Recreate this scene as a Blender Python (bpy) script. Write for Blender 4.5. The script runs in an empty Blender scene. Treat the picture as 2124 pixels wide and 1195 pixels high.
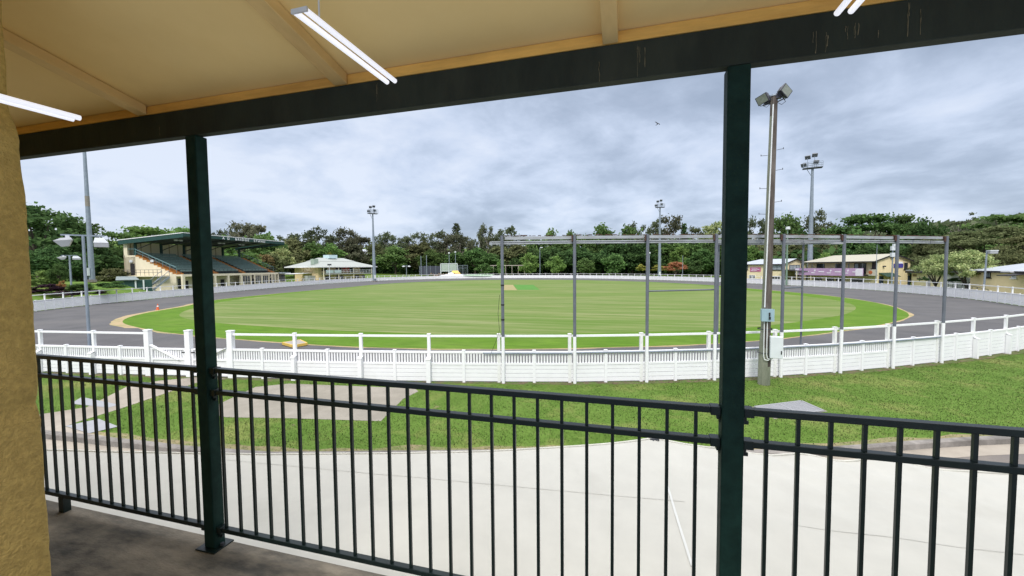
import bpy, bmesh, math, random
import numpy as np
from mathutils import Vector, Matrix, noise as mnoise
rnd = random.Random(7)
SC = bpy.context.scene
COL = SC.collection
PI = math.pi
R = math.radians

# ------------------------------------------------------------------ camera
W, H, F = 2124.0, 1195.0, 853.77          # measured picture frame, focal length in its pixels
YAW, PITCH, ROLL, CZ = 0.27693258, -0.05026569, -0.00917037, 4.3
cy_, sy_ = math.cos(YAW), math.sin(YAW)
FWD = Vector((-sy_*math.cos(PITCH), cy_*math.cos(PITCH), math.sin(PITCH)))
RT0 = Vector((cy_, sy_, 0)); UP0 = RT0.cross(FWD)
RT = RT0*math.cos(ROLL) + UP0*math.sin(ROLL)
UP = -RT0*math.sin(ROLL) + UP0*math.cos(ROLL)
EYE = Vector((0, 0, CZ))
cam = bpy.data.cameras.new('camera'); camo = bpy.data.objects.new('camera', cam); COL.objects.link(camo)
cam.sensor_width = 36; cam.lens = F/W*36; cam.clip_start = .02; cam.clip_end = 6000
camo.matrix_world = Matrix(((RT.x, UP.x, -FWD.x, 0), (RT.y, UP.y, -FWD.y, 0), (RT.z, UP.z, -FWD.z, CZ), (0, 0, 0, 1)))
SC.camera = camo

def ray(x, y): return RT*((x-W/2)/F) - UP*((y-H/2)/F) + FWD
def gz(x, y, z=0.0):                      # survey: point of the horizontal plane z seen at photo position x, y
    d = ray(x, y); return EYE + d*((z-CZ)/d.z)
def gy(x, y, Y):
    d = ray(x, y); return EYE + d*(Y/d.y)
def gr(x, y, r):
    d = ray(x, y); return EYE + d*(r/math.hypot(d.x, d.y))
def xy(x, r):                             # bearing of photo column x, horizontal distance r
    p = gr(x, 554-.0092*(x-1062), r); return Vector((p.x, p.y, 0))
def zat(x, y, r): return gr(x, y, r).z
def mpp(x, r):                            # metres per photo pixel at that bearing and distance
    p = xy(x, r); return (p.x*FWD.x + p.y*FWD.y)/F

# ------------------------------------------------------------------ materials
MATS = {}
def M(name, col, rough=.7, var=.12, scale=4.0, bump=0.0, bscale=None, metal=0.0, col2=None, c2amt=.5, stretch=(1, 1, 1), spec=.4, coat=0):
    if name in MATS: return MATS[name]
    m = bpy.data.materials.new(name); m.use_nodes = True; MATS[name] = m
    nt = m.node_tree; N = nt.nodes; L = nt.links
    b = N['Principled BSDF']; b.inputs['Roughness'].default_value = rough; b.inputs['Metallic'].default_value = metal
    b.inputs['Specular IOR Level'].default_value = spec
    if coat: b.inputs['Coat Weight'].default_value = coat
    tc = N.new('ShaderNodeTexCoord'); mp = N.new('ShaderNodeMapping'); mp.inputs['Scale'].default_value = stretch
    L.new(tc.outputs['Object'], mp.inputs[0])
    n1 = N.new('ShaderNodeTexNoise'); n1.inputs['Scale'].default_value = scale; n1.inputs['Detail'].default_value = 6
    n1.inputs['Roughness'].default_value = .6
    L.new(mp.outputs[0], n1.inputs['Vector'])
    rp = N.new('ShaderNodeValToRGB')
    rp.color_ramp.elements[0].position = .3; rp.color_ramp.elements[1].position = .7
    rp.color_ramp.elements[0].color = (*[c*(1-var) for c in col], 1); rp.color_ramp.elements[1].color = (*[min(1, c*(1+var)) for c in col], 1)
    L.new(n1.outputs['Fac'], rp.inputs[0]); out = rp.outputs[0]
    if col2:
        n2 = N.new('ShaderNodeTexNoise'); n2.inputs['Scale'].default_value = scale*.37; n2.inputs['Detail'].default_value = 8
        n2.inputs['Roughness'].default_value = .65
        L.new(mp.outputs[0], n2.inputs['Vector'])
        r2 = N.new('ShaderNodeValToRGB'); r2.color_ramp.elements[0].position = 1-c2amt-.12; r2.color_ramp.elements[1].position = 1-c2amt+.12
        L.new(n2.outputs['Fac'], r2.inputs[0])
        mx = N.new('ShaderNodeMix'); mx.data_type = 'RGBA'; mx.inputs['B'].default_value = (*col2, 1)
        L.new(r2.outputs[0], mx.inputs['Factor']); L.new(out, mx.inputs['A']); out = mx.outputs['Result']
    L.new(out, b.inputs['Base Color'])
    if bump:
        n3 = N.new('ShaderNodeTexNoise'); n3.inputs['Scale'].default_value = bscale or scale*4; n3.inputs['Detail'].default_value = 5
        L.new(mp.outputs[0], n3.inputs['Vector'])
        bp = N.new('ShaderNodeBump'); bp.inputs['Strength'].default_value = bump; bp.inputs['Distance'].default_value = .02
        L.new(n3.outputs['Fac'], bp.inputs['Height']); L.new(bp.outputs[0], b.inputs['Normal'])
    return m

def leafmat(name, col, col2, hue=.0, trans=.34):
    if name in MATS: return MATS[name]
    m = bpy.data.materials.new(name); m.use_nodes = True; MATS[name] = m
    nt = m.node_tree; N = nt.nodes; L = nt.links; N.clear()
    o = N.new('ShaderNodeOutputMaterial'); g = N.new('ShaderNodeNewGeometry'); oi = N.new('ShaderNodeObjectInfo')
    tc = N.new('ShaderNodeTexCoord'); nz = N.new('ShaderNodeTexNoise'); nz.inputs['Scale'].default_value = 5; nz.inputs['Detail'].default_value = 3
    L.new(tc.outputs['Object'], nz.inputs['Vector'])
    mx = N.new('ShaderNodeMix'); mx.data_type = 'RGBA'; mx.inputs['A'].default_value = (*col, 1); mx.inputs['B'].default_value = (*col2, 1)
    add = N.new('ShaderNodeMath'); add.operation = 'MULTIPLY_ADD'; add.inputs[1].default_value = 1.6; add.inputs[2].default_value = -.75
    L.new(nz.outputs['Fac'], add.inputs[0])
    a2 = N.new('ShaderNodeMath'); a2.operation = 'MULTIPLY_ADD'; a2.inputs[1].default_value = .9
    L.new(g.outputs['Random Per Island'], a2.inputs[0]); L.new(add.outputs[0], a2.inputs[2])
    cl = N.new('ShaderNodeClamp'); L.new(a2.outputs[0], cl.inputs[0]); L.new(cl.outputs[0], mx.inputs['Factor'])
    hs = N.new('ShaderNodeHueSaturation'); hs.inputs['Saturation'].default_value = .84
    v = N.new('ShaderNodeMapRange'); v.inputs['To Min'].default_value = .75; v.inputs['To Max'].default_value = 1.3
    L.new(oi.outputs['Random'], v.inputs['Value']); L.new(v.outputs[0], hs.inputs['Value'])
    h = N.new('ShaderNodeMapRange'); h.inputs['To Min'].default_value = .485; h.inputs['To Max'].default_value = .515
    w = N.new('ShaderNodeMath'); w.operation = 'FRACT'; w2 = N.new('ShaderNodeMath'); w2.operation = 'MULTIPLY'; w2.inputs[1].default_value = 7.3
    L.new(oi.outputs['Random'], w2.inputs[0]); L.new(w2.outputs[0], w.inputs[0]); L.new(w.outputs[0], h.inputs['Value']); L.new(h.outputs[0], hs.inputs['Hue'])
    L.new(mx.outputs['Result'], hs.inputs['Color'])
    d = N.new('ShaderNodeBsdfDiffuse'); t = N.new('ShaderNodeBsdfTranslucent'); ms = N.new('ShaderNodeMixShader'); ms.inputs[0].default_value = trans
    L.new(hs.outputs[0], d.inputs[0]); L.new(hs.outputs[0], t.inputs[0]); L.new(d.outputs[0], ms.inputs[1]); L.new(t.outputs[0], ms.inputs[2])
    L.new(ms.outputs[0], o.inputs[0])
    return m

def emat(name, col, s):
    m = bpy.data.materials.new(name); m.use_nodes = True; b = m.node_tree.nodes['Principled BSDF']
    b.inputs['Base Color'].default_value = (.8, .8, .8, 1); b.inputs['Emission Color'].default_value = (*col, 1); b.inputs['Emission Strength'].default_value = s
    return m

# ------------------------------------------------------------------ mesh helpers
class MB:
    def __init__(s): s.v = []; s.f = []
    def add(s, vs, fs):
        k = len(s.v); s.v += [tuple(v) for v in vs]; s.f += [tuple(i+k for i in f) for f in fs]; return s
    def box(s, x0, x1, y0, y1, z0, z1):
        return s.add([(x0,y0,z0),(x1,y0,z0),(x1,y1,z0),(x0,y1,z0),(x0,y0,z1),(x1,y0,z1),(x1,y1,z1),(x0,y1,z1)],
                     [(3,2,1,0),(4,5,6,7),(0,1,5,4),(1,2,6,5),(2,3,7,6),(3,0,4,7)])
    def bar(s, p, q, w, h, up=(0, 0, 1)):           # box between two points: w sideways, h upwards
        p = Vector(p); q = Vector(q); d = (q-p).normalized(); u = Vector(up)
        if abs(d.dot(u)) > .98: u = Vector((0, 1, 0))
        sd = d.cross(u).normalized()*(w/2); u = sd.cross(d).normalized()*(h/2)
        return s.add([p-sd-u, p+sd-u, p+sd+u, p-sd+u, q-sd-u, q+sd-u, q+sd+u, q-sd+u],
                     [(0,1,2,3),(7,6,5,4),(0,4,5,1),(1,5,6,2),(2,6,7,3),(3,7,4,0)])
    def tube(s, p, q, r0, r1=None, n=8, cap=True):
        r1 = r0 if r1 is None else r1; p = Vector(p); q = Vector(q); d = (q-p).normalized()
        u = Vector((0, 0, 1)) if abs(d.z) < .9 else Vector((1, 0, 0)); a = d.cross(u).normalized(); b = d.cross(a)
        vs = [c + (a*math.cos(2*PI*i/n) + b*math.sin(2*PI*i/n))*r for c, r in ((p, r0), (q, r1)) for i in range(n)]
        s.add(vs, [(i, (i+1) % n, n+(i+1) % n, n+i) for i in range(n)])
        if cap: s.add(vs, [tuple(range(n-1, -1, -1)), tuple(range(n, 2*n))])
        return s
    def path(s, pts, r, n=6):
        rs = r if isinstance(r, (list, tuple)) else [r]*len(pts)
        for i in range(len(pts)-1): s.tube(pts[i], pts[i+1], rs[i], rs[i+1], n)
        return s
    def quad(s, a, b, c, d): return s.add([a, b, c, d], [(0, 1, 2, 3)])
    def prism(s, poly, z0, z1):
        n = len(poly); vs = [(x, y, z0) for x, y in poly] + [(x, y, z1) for x, y in poly]
        return s.add(vs, [tuple(range(n-1, -1, -1)), tuple(range(n, 2*n))] + [(i, (i+1) % n, n+(i+1) % n, n+i) for i in range(n)])
    def slab(s, a, b, c, d, t):                     # quad a b c d with thickness t below it
        a, b, c, d = map(Vector, (a, b, c, d)); n = (b-a).cross(d-a).normalized()*t
        return s.add([a-n, b-n, c-n, d-n, a, b, c, d], [(3,2,1,0),(4,5,6,7),(0,1,5,4),(1,2,6,5),(2,3,7,6),(3,0,4,7)])
    def mesh(s, name, m, smooth=False):
        me = bpy.data.meshes.new(name); me.from_pydata(s.v, [], s.f); me.materials.append(m)
        if smooth: me.polygons.foreach_set('use_smooth', [len(f) <= 4 for f in s.f])
        me.update(); return me
    def build(s, name, m, parent=None, smooth=False, bevel=0):
        o = bpy.data.objects.new(name, s.mesh(name, m, smooth)); COL.objects.link(o); o.parent = parent
        if bevel:
            md = o.modifiers.new('edge', 'BEVEL'); md.width = bevel; md.segments = 2; md.limit_method = 'ANGLE'
        return o

def tag(o, label=None, cat=None, group=None, kind=None):
    if label: o['label'] = label
    if cat: o['category'] = cat
    if group: o['group'] = group
    if kind: o['kind'] = kind
    return o
def thing(name, label, cat, loc=(0, 0, 0), rz=0, group=None):
    o = bpy.data.objects.new(name, None); COL.objects.link(o); o.location = loc; o.rotation_euler = (0, 0, rz); o.empty_display_size = .2
    return tag(o, label, cat, group)
def inst(me, name, parent=None, loc=(0, 0, 0), rz=0, sc=(1, 1, 1)):
    o = bpy.data.objects.new(name, me); COL.objects.link(o); o.parent = parent; o.location = loc; o.rotation_euler = (0, 0, rz); o.scale = sc
    return o
def kids(o): return [c for c in bpy.data.objects if c.parent == o]
def dup(root, loc, rz, label, sc=None):
    r = root.copy(); COL.objects.link(r); r.location = loc; r.rotation_euler = (0, 0, rz); r['label'] = label
    if sc: r.scale = sc
    for c in kids(root):
        d = c.copy(); COL.objects.link(d); d.parent = r
        for g in kids(c):
            e = g.copy(); COL.objects.link(e); e.parent = d
    return r
def struct(o): o['kind'] = 'structure'; return o
def catmull(P, per=8, closed=True):
    P = [Vector((p[0], p[1], 0)) for p in P]; n = len(P); out = []
    for i in range(n if closed else n-1):
        g = (lambda k: P[k % n]) if closed else (lambda k: P[min(max(k, 0), n-1)])
        a, b, c, d = g(i-1), g(i), g(i+1), g(i+2)
        for k in range(per):
            t = k/per
            out.append(.5*((2*b) + (c-a)*t + (2*a-5*b+4*c-d)*t*t + (3*b-a-3*c+d)*t**3))
    if not closed: out.append(P[-1])
    return out
def sstep(a, b, x):
    t = min(max((x-a)/(b-a), 0), 1); return t*t*(3-2*t)
def inside(x, y, poly):
    c = False; n = len(poly); j = n-1
    for i in range(n):
        xi, yi = poly[i][0], poly[i][1]; xj, yj = poly[j][0], poly[j][1]
        if (yi > y) != (yj > y) and x < (xj-xi)*(y-yi)/(yj-yi)+xi: c = not c
        j = i
    return c
# ------------------------------------------------------------------ palette
white = M('white_paint', (.80, .80, .82), .5, .03, 3, col2=(.74, .74, .74), c2amt=.36)
whited = M('white_paint_weathered', (.74, .74, .73), .6, .08, 9, col2=(.42, .36, .28), c2amt=.3, bump=.08)
dkgreen = M('dark_green_enamel', (.006, .014, .0135), .34, .3, 14, col2=(.012, .026, .024), c2amt=.3, bump=.03, bscale=90, spec=.3)
postgreen = M('dark_green_post_paint', (.009, .028, .023), .6, .3, 14, col2=(.015, .04, .033), c2amt=.3, bump=.04, bscale=90, spec=.1)
beamgreen = M('dark_green_beam_paint', (.013, .020, .014), .75, .35, 7, col2=(.030, .036, .025), c2amt=.36, bump=.1, bscale=60, stretch=(1, 1, .35))
ochre = M('cream_ceiling_sheet', (.96, .73, .33), .8, .04, 1.6, col2=(.90, .66, .27), c2amt=.42, bump=.03, bscale=120)
timber = M('ochre_painted_timber', (.80, .57, .24), .7, .14, 5, col2=(.56, .36, .13), c2amt=.36, bump=.18, bscale=26, stretch=(1, .25, 1))
plate_m = M('ochre_wall_plate_timber', (.80, .46, .11), .7, .2, 8, col2=(.52, .27, .06), c2amt=.42, bump=.25, bscale=24, stretch=(.3, 1, 2.2))
render_m = M('ochre_render', (.50, .345, .11), .95, .2, 60, col2=(.40, .275, .085), c2amt=.4, bump=.5, bscale=120)
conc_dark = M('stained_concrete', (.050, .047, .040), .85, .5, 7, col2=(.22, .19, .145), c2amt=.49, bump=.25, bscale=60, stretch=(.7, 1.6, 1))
canvas = M('cream_canvas', (.545, .53, .47), .7, .05, 3.5, col2=(.475, .46, .40), c2amt=.3, bump=.04, bscale=160)
seam_m = M('canvas_weld', (.66, .66, .62), .5, .03)
asphalt = M('asphalt_track', (.080, .078, .081), .9, .2, .5, col2=(.105, .100, .099), c2amt=.45, bump=.5, bscale=26)
road_m = M('old_road_asphalt', (.14, .125, .118), .9, .2, 1.1, col2=(.19, .165, .14), c2amt=.4, bump=.4, bscale=60)
kerb_m = M('kerb_concrete', (.24, .22, .20), .9, .25, 3, col2=(.11, .10, .09), c2amt=.45, bump=.4, bscale=50)
path_m = M('path_concrete', (.33, .29, .24), .9, .12, 1.4, col2=(.25, .215, .175), c2amt=.45, bump=.3, bscale=40)
pad_m = M('weathered_pad_concrete', (.265, .24, .20), .92, .16, 1.2, col2=(.195, .175, .14), c2amt=.45, bump=.3, bscale=40)
pale_m = M('pale_concrete_lid', (.28, .285, .30), .85, .08, 3, bump=.15)
galv = M('galvanised_steel', (.23, .27, .32), .5, .14, 3, col2=(.18, .21, .26), c2amt=.4, metal=.15)
gantry_m = M('grey_painted_steel', (.125, .138, .165), .6, .14, 4, col2=(.095, .105, .125), c2amt=.4)
gantry_beam = M('weathered_grey_channel', (.31, .33, .35), .6, .18, 6, col2=(.17, .155, .15), c2amt=.36, stretch=(.4, .4, 2))
rust = M('rust', (.11, .05, .03), .9, .4, 20, col2=(.06, .035, .028), c2amt=.5, bump=.4)
black = M('black_rubber', (.012, .012, .013), .6, .2)
polew = M('grey_pole_timber', (.15, .13, .115), .9, .3, 10, col2=(.065, .054, .048), c2amt=.5, bump=.6, bscale=24, stretch=(1, 1, .15), spec=.1)
polec = M('green_grey_pole_face', (.25, .26, .205), .9, .2, 6, col2=(.16, .175, .13), c2amt=.5, bump=.4, bscale=24, stretch=(1, 1, .3), spec=.1)
conduit = M('pale_conduit', (.66, .68, .68), .5, .06)
boxgrey = M('blue_grey_switchbox', (.28, .40, .45), .45, .06)
boxpale = M('pale_grey_cabinet', (.62, .66, .67), .45, .05)
lampbody = M('lamp_housing_dark', (.05, .05, .065), .5, .15)
lampglass = M('lamp_front_glass', (.22, .24, .20), .15, .2, 9, spec=.6)
lampwhite = M('white_lamp_housing', (.58, .60, .63), .35, .06)
lampdiff = M('lamp_diffuser', (.34, .35, .37), .25, .08)
cream = M('cream_wall_paint', (.76, .65, .42), .8, .06, .8, col2=(.66, .56, .36), c2amt=.35)
cream2 = M('pale_cream_concrete', (.74, .66, .50), .85, .06, .6, col2=(.64, .57, .42), c2amt=.35)
creamb = M('yellow_cream_boards', (.76, .63, .38), .8, .07, .7, stretch=(3, 3, .2))
roofw = M('pale_zinc_roof', (.38, .41, .45), .5, .07, .5, col2=(.32, .35, .38), c2amt=.35, stretch=(2.5, .3, .3))
roofc = M('cream_steel_roof', (.38, .355, .28), .5, .05, .5, col2=(.33, .31, .245), c2amt=.35, stretch=(2.5, .3, .3))
rooff = M('pale_green_grey_roof', (.32, .34, .315), .5, .05, .5, col2=(.27, .29, .265), c2amt=.35)
trimd = M('dark_brown_trim', (.022, .02, .022), .6, .2)
glassd = M('dark_window_glass', (.03, .035, .045), .08, .3, 2, spec=.8)
glassl = M('curtained_window_glass', (.34, .38, .42), .15, .2, 2, spec=.6)
sgreen = M('stand_green', (.018, .060, .052), .5, .2, 3)
benchg = M('bench_green', (.17, .25, .23), .55, .3, 4)
orange = M('orange_aisle', (.42, .17, .035), .7, .3, 3, col2=(.30, .13, .05), c2amt=.4)
steelb = M('dark_steel', (.045, .05, .06), .5, .2)
purple = M('mauve_banner', (.44, .28, .46), .6, .12, .8)
palemauve = M('pale_mauve_lettering', (.72, .66, .76), .6, .05)
pinkb = M('pink_banner', (.46, .13, .26), .6, .2, 1.5)
blueb = M('blue_sign', (.07, .06, .30), .5, .1)
redb = M('red_banner', (.52, .07, .05), .6, .15)
yell = M('yellow_paint', (.62, .42, .09), .6, .12, 4)
conem = M('cone_orange', (.65, .12, .04), .5, .1)
bark = M('tree_bark', (.07, .056, .042), .9, .3, 6, bump=.5)
barkp = M('pale_gum_bark', (.34, .30, .25), .85, .25, 5, bump=.3)
moatgreen = M('green_awning_cloth', (.012, .045, .030), .7, .2)

# ------------------------------------------------------------------ ground layout
FENCE_NEAR = [(-26.8,11.05),(-24.2,11.3),(-21.5,11.65),(-18.9,12.0),(-17.05,12.27),(-15.2,12.55),(-12.5,12.98),(-9.85,13.45),(-7.24,13.95),
              (-4.66,14.52),(-2.1,15.12),(.45,15.92),(2.9,16.8),(5.4,17.82),(7.85,19.05),(10.25,20.4),(12.8,22.0),(15.0,23.5),(17.2,25.05),(19.2,26.65)]
FENCE_CTRL = [(19.2,26.65),(28.5,35.2),(35.2,46.5),(38.6,58),(39.6,70),(37.6,86),(29,105),(15,127),(-5,146),(-27,156),(-50,157),(-70,150),
              (-82.5,133),(-86,112),(-83,90),(-76.5,66),(-70,46),(-62.5,29.5),(-51,18),(-38,12.4),(-26.8,11.05)]
far = catmull([FENCE_NEAR[-2]]+FENCE_CTRL+[FENCE_NEAR[1]], 24, False)
far = far[24:-24]
def resample(P, d):
    out = [P[0].copy()]; acc = 0
    for a, b in zip(P[:-1], P[1:]):
        L = (b-a).length; t = 0
        while acc + (L-t) >= d:
            t += d-acc; acc = 0; out.append(a.lerp(b, t/L))
        acc += L-t
    return out
tot = sum((b-a).length for a, b in zip(far[:-1], far[1:]))
nfar = round(tot/2.64)
FAR = resample(far, tot/nfar)[1:nfar]
POSTS = [Vector((x, y, 0)) for x, y in FENCE_NEAR] + FAR         # closed ring of post positions
NP = len(POSTS)
RING = [(p.x, p.y) for p in POSTS]
OVAL = catmull([(-41,24.2),(-33.5,21.4),(-27.7,20.2),(-20.7,19.5),(-14,19.3),(-7.4,20.3),(-2,21.9),(4.4,24.6),(10,28.4),(18.3,36.2),(23.3,43.6),(26.4,55),
                (26,67.6),(22,82),(17.5,97),(5,117),(-15,133),(-33,137),(-49,133.5),(-60,121),(-65.2,101),(-62.5,80),(-61,65),(-57.4,46),(-51,36.5),(-46.5,29)], 8)
INNER = catmull([(-42.3,29.7),(-34.6,26),(-23.3,24.3),(-14,24.2),(-7,25.2),(5.2,29.8),(11.5,34.7),(18.5,42.6),(22.9,52),(23.4,62),(19.5,78),(15.4,95),(4,115),(-16,131),
                 (-34,135),(-48,131.5),(-58.5,119),(-63,100),(-60.5,80),(-58.6,65),(-54.7,47),(-49,37)], 8)
KC = [(-400,3),(-60,5.2),(-30,6.35),(-14.9,7.05),(-12.5,7.18),(-10.1,7.3),(-8,7.55),(-3.3,8.9),(3.6,10.72),(5.9,11.7),(7.75,12.5),(9.44,13.1),(14,14.6),(30,18.5),(60,21),(400,24)]
def kerb(x):
    for (a, ya), (b, yb) in zip(KC[:-1], KC[1:]):
        if a <= x <= b:
            return ya + (yb-ya)*(x-a)/(b-a)
    return 20
def terrain(x, y):
    rr = math.hypot((x+24)/62, (y-85)/75)
    h = 2.3*sstep(1.25, 2.1, rr)*sstep(60, 130, y) + 16*sstep(2.9, 6, rr)*sstep(30, 160, y)
    if x > 40: h += 9*sstep(75, 150, x)*sstep(40, 90, y)
    dl = -.93*(x+62.5) - .36*(y-29.5)
    h += 2.6*sstep(2, 12, dl)*(1-sstep(46, 58, y))
    return h + 60*sstep(7, 22, rr)
def gmat():
    m = bpy.data.materials.new('lawn_ground'); m.use_nodes = True; nt = m.node_tree; N = nt.nodes; L = nt.links
    b = N['Principled BSDF']; b.inputs['Roughness'].default_value = .95; b.inputs['Specular IOR Level'].default_value = .15
    tc = N.new('ShaderNodeTexCoord')
    def nz(sc, det=6, st=(1, 1, 1), rot=0):
        mp = N.new('ShaderNodeMapping'); mp.inputs['Scale'].default_value = st; mp.inputs['Rotation'].default_value = (0, 0, rot)
        L.new(tc.outputs['Object'], mp.inputs[0]); n = N.new('ShaderNodeTexNoise'); n.inputs['Scale'].default_value = sc; n.inputs['Detail'].default_value = det
        n.inputs['Roughness'].default_value = .65; L.new(mp.outputs[0], n.inputs['Vector']); return n.outputs['Fac']
    def ramp(v, stops):
        r = N.new('ShaderNodeValToRGB'); e = r.color_ramp.elements
        while len(e) < len(stops): e.new(.5)
        for k, (p, c) in zip(e, stops): k.position = p; k.color = (*c, 1)
        L.new(v, r.inputs[0]); return r.outputs[0]
    def mix(a, bb, f):
        x = N.new('ShaderNodeMix'); x.data_type = 'RGBA'; L.new(f, x.inputs['Factor'])
        for k, v in (('A', a), ('B', bb)):
            if isinstance(v, tuple): x.inputs[k].default_value = (*v, 1)
            else: L.new(v, x.inputs[k])
        return x.outputs['Result']
    return m, N, L, b, nz, ramp, mix
def bumpn(N, L, b, v, s, d):
    bp = N.new('ShaderNodeBump'); bp.inputs['Strength'].default_value = s; bp.inputs['Distance'].default_value = d
    L.new(v, bp.inputs['Height']); L.new(bp.outputs[0], b.inputs['Normal'])
K = (0, 0, 0); WW = (1, 1, 1)
lawn, N, L, b, nz, ramp, mix = gmat()
c = ramp(nz(1.1), [(.3, (.072, .138, .018)), (.7, (.110, .182, .032))])
c = mix(c, (.19, .215, .06), ramp(nz(.42, 7), [(.50, K), (.66, WW)]))
c = mix(c, (.22, .18, .10), ramp(nz(.75, 8), [(.66, K), (.73, WW)]))
c = mix(c, (.045, .10, .016), ramp(nz(22, 4), [(.5, K), (.68, (.2,)*3)]))
L.new(c, b.inputs['Base Color']); bumpn(N, L, b, nz(60, 5), .25, .03)
soil, N, L, b, nz, ramp, mix = gmat()
c = ramp(nz(2.5), [(.35, (.10, .085, .05)), (.65, (.19, .145, .09))])
c = mix(c, (.10, .15, .04), ramp(nz(3.6, 8), [(.44, K), (.56, WW)]))
L.new(c, b.inputs['Base Color']); bumpn(N, L, b, nz(30, 5), .6, .04)
STR = -YAW
outer_m, N, L, b, nz, ramp, mix = gmat()
c = ramp(nz(.35, 6), [(.3, (.076, .165, .010)), (.7, (.115, .205, .020))])
c = mix(c, (.055, .112, .008), ramp(nz(2.2, 6, (.2, 1.6, 1), STR), [(.42, K), (.68, (.85,)*3)]))
c = mix(c, (.14, .20, .04), ramp(nz(.12, 6), [(.52, K), (.75, (.7,)*3)]))
L.new(c, b.inputs['Base Color']); bumpn(N, L, b, nz(14, 6), .5, .05)
field_m, N, L, b, nz, ramp, mix = gmat()
c = ramp(nz(1.6, 7, (.035, .7, 1), STR), [(.36, (.094, .156, .028)), (.5, (.146, .188, .057)), (.64, (.222, .236, .110))])
c = mix(c, (.090, .165, .022), ramp(nz(.032, 6, (1, 1.8, 1)), [(.45, K), (.64, (.8,)*3)]))
c = mix(c, (.245, .245, .11), ramp(nz(.13, 8, (.3, 1.8, 1), STR), [(.50, K), (.72, (.75,)*3)]))
c = mix(c, (.088, .152, .024), ramp(nz(3.4, 7, (.05, 1, 1), STR), [(.48, K), (.62, (.8,)*3)]))
L.new(c, b.inputs['Base Color']); bumpn(N, L, b, nz(12, 6), .35, .04)

# ground sheet: columns from the kerb out to the horizon
xs = [-3000,-2000,-1200,-700,-450,-300,-220,-160,-130,-115]+[-105+2*x for x in range(33)]+[-38,-34,-30]+[x*.5 for x in range(-52, 61)]+[34,38,44,52,62,75,90,110,135,160,200,260,340,450,700,1200,2000,3000]
ys = [0,.06,.3,.8,1.6,3,5,8,10,12,14,16,18,20,22,24,26,28,30,32,34,36,38,40,42,44,46,48,50,52,54,56,58,61,64,70,82,95,110,125,140,155,170,185,200,220,240,265,290,320,360,420,500,650,900,1400,2200,3200]
g = MB()
for x in xs:
    k = kerb(max(-399, min(399, x)))
    for y in ys:
        yy = k+y; g.v.append((x, yy, terrain(x, yy)))
ny = len(ys)
for i in range(len(xs)-1):
    for j in range(ny-1): g.f.append((i*ny+j, (i+1)*ny+j, (i+1)*ny+j+1, i*ny+j+1))
struct(g.build('ground', lawn, smooth=True))
# lower road beside the building, gutter and kerb
xk = [-60,-40,-30,-22,-18]+[-16+i*.5 for i in range(62)]+[18,24,30,40,60]
rb = MB()
for x in xk: rb.v += [(x, 1.0, -.14), (x, kerb(x)-.62, -.14)]
for i in range(len(xk)-1): rb.f.append((2*i, 2*i+2, 2*i+3, 2*i+1))
struct(rb.build('road', road_m))
kb = MB(); gu = MB()
for x in xk:
    k = kerb(x); s = .008*math.sin(x*3.1)
    kb.v += [(x, k-.17+s, -.13), (x, k-.15+s, .002), (x, k-.12, .022), (x, k+.02+s, .024), (x, k+.05+s, -.05)]
    gu.v += [(x, k-.66, -.136), (x, k-.165, -.118)]
for i in range(len(xk)-1):
    for j in range(4): kb.f.append((5*i+j, 5*i+5+j, 5*i+6+j, 5*i+1+j))
    gu.f.append((2*i, 2*i+2, 2*i+3, 2*i+1))
struct(kb.build('kerb', kerb_m)); struct(gu.build('gutter', path_m))
# track, bare earth strip along the fence, grass oval
def sheet(name, P, z, m):
    b = MB(); b.v = [(p[0], p[1], z) for p in P]; b.f = [tuple(range(len(P)))]; return struct(b.build(name, m))
sheet('track', RING, .004, asphalt)
sheet('oval_grass_border', OVAL, .012, outer_m)
sheet('oval_grass', INNER, .016, field_m)
de = MB()                                            # parched strip behind the kerb
for i in range(160):
    x = -24+i*.3; k = kerb(x); w0 = .10+.30*max(0, mnoise.noise(Vector((x*.9, 0, 2)))+.35)
    de.v += [(x, k+.05, .003), (x, k+.05+w0, .004)]
for i in range(159): de.f.append((2*i, 2*i+2, 2*i+3, 2*i+1))
struct(de.build('dry_verge', M('parched_turf', (.23, .19, .10), .95, .25, 5, col2=(.13, .17, .045), c2amt=.45, bump=.5, bscale=40)))
sb = MB()                                            # bare soil line under the near fence
for i in range(0, 24):
    p = POSTS[i]; q = POSTS[i+1]; t = (q-p).normalized(); n = Vector((t.y, -t.x, 0))
    w0 = .16+.12*rnd.random()
    if i == 0: sb.v += [tuple(p+n*w0+Vector((0,0,.004))), tuple(p-n*.03+Vector((0,0,.006)))]
    for kk in (.33, .66, 1):
        w0 = .20+.22*rnd.random(); c = p.lerp(q, kk)
        sb.v += [tuple(c+n*w0+Vector((0,0,.004))), tuple(c-n*.03+Vector((0,0,.006)))]
for i in range(len(sb.v)//2-1): sb.f.append((2*i, 2*i+2, 2*i+3, 2*i+1))
struct(sb.build('bare_soil', soil))
se = MB()                                            # sandy worn edge between track and grass
ov = [Vector((p[0], p[1], 0)) for p in OVAL]; no = len(ov)
for i in range(no):
    t = (ov[(i+1) % no]-ov[i-1]).normalized(); n = Vector((t.y, -t.x, 0)); a = .12+.35*max(0, mnoise.noise(Vector((i*.31, 0, 0)))+.2)
    if ov[i].x < -36 and ov[i].y < 40: a += .5
    se.v += [tuple(ov[i]+n*a+Vector((0,0,.008))), tuple(ov[i]-n*.3+Vector((0,0,.008)))]
for i in range(no): j = (i+1) % no; se.f.append((2*i, 2*j, 2*j+1, 2*i+1))
struct(se.build('worn_sand_edge', M('worn_sand', (.36, .27, .15), .95, .2, 2, col2=(.16, .20, .05), c2amt=.4)))
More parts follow.
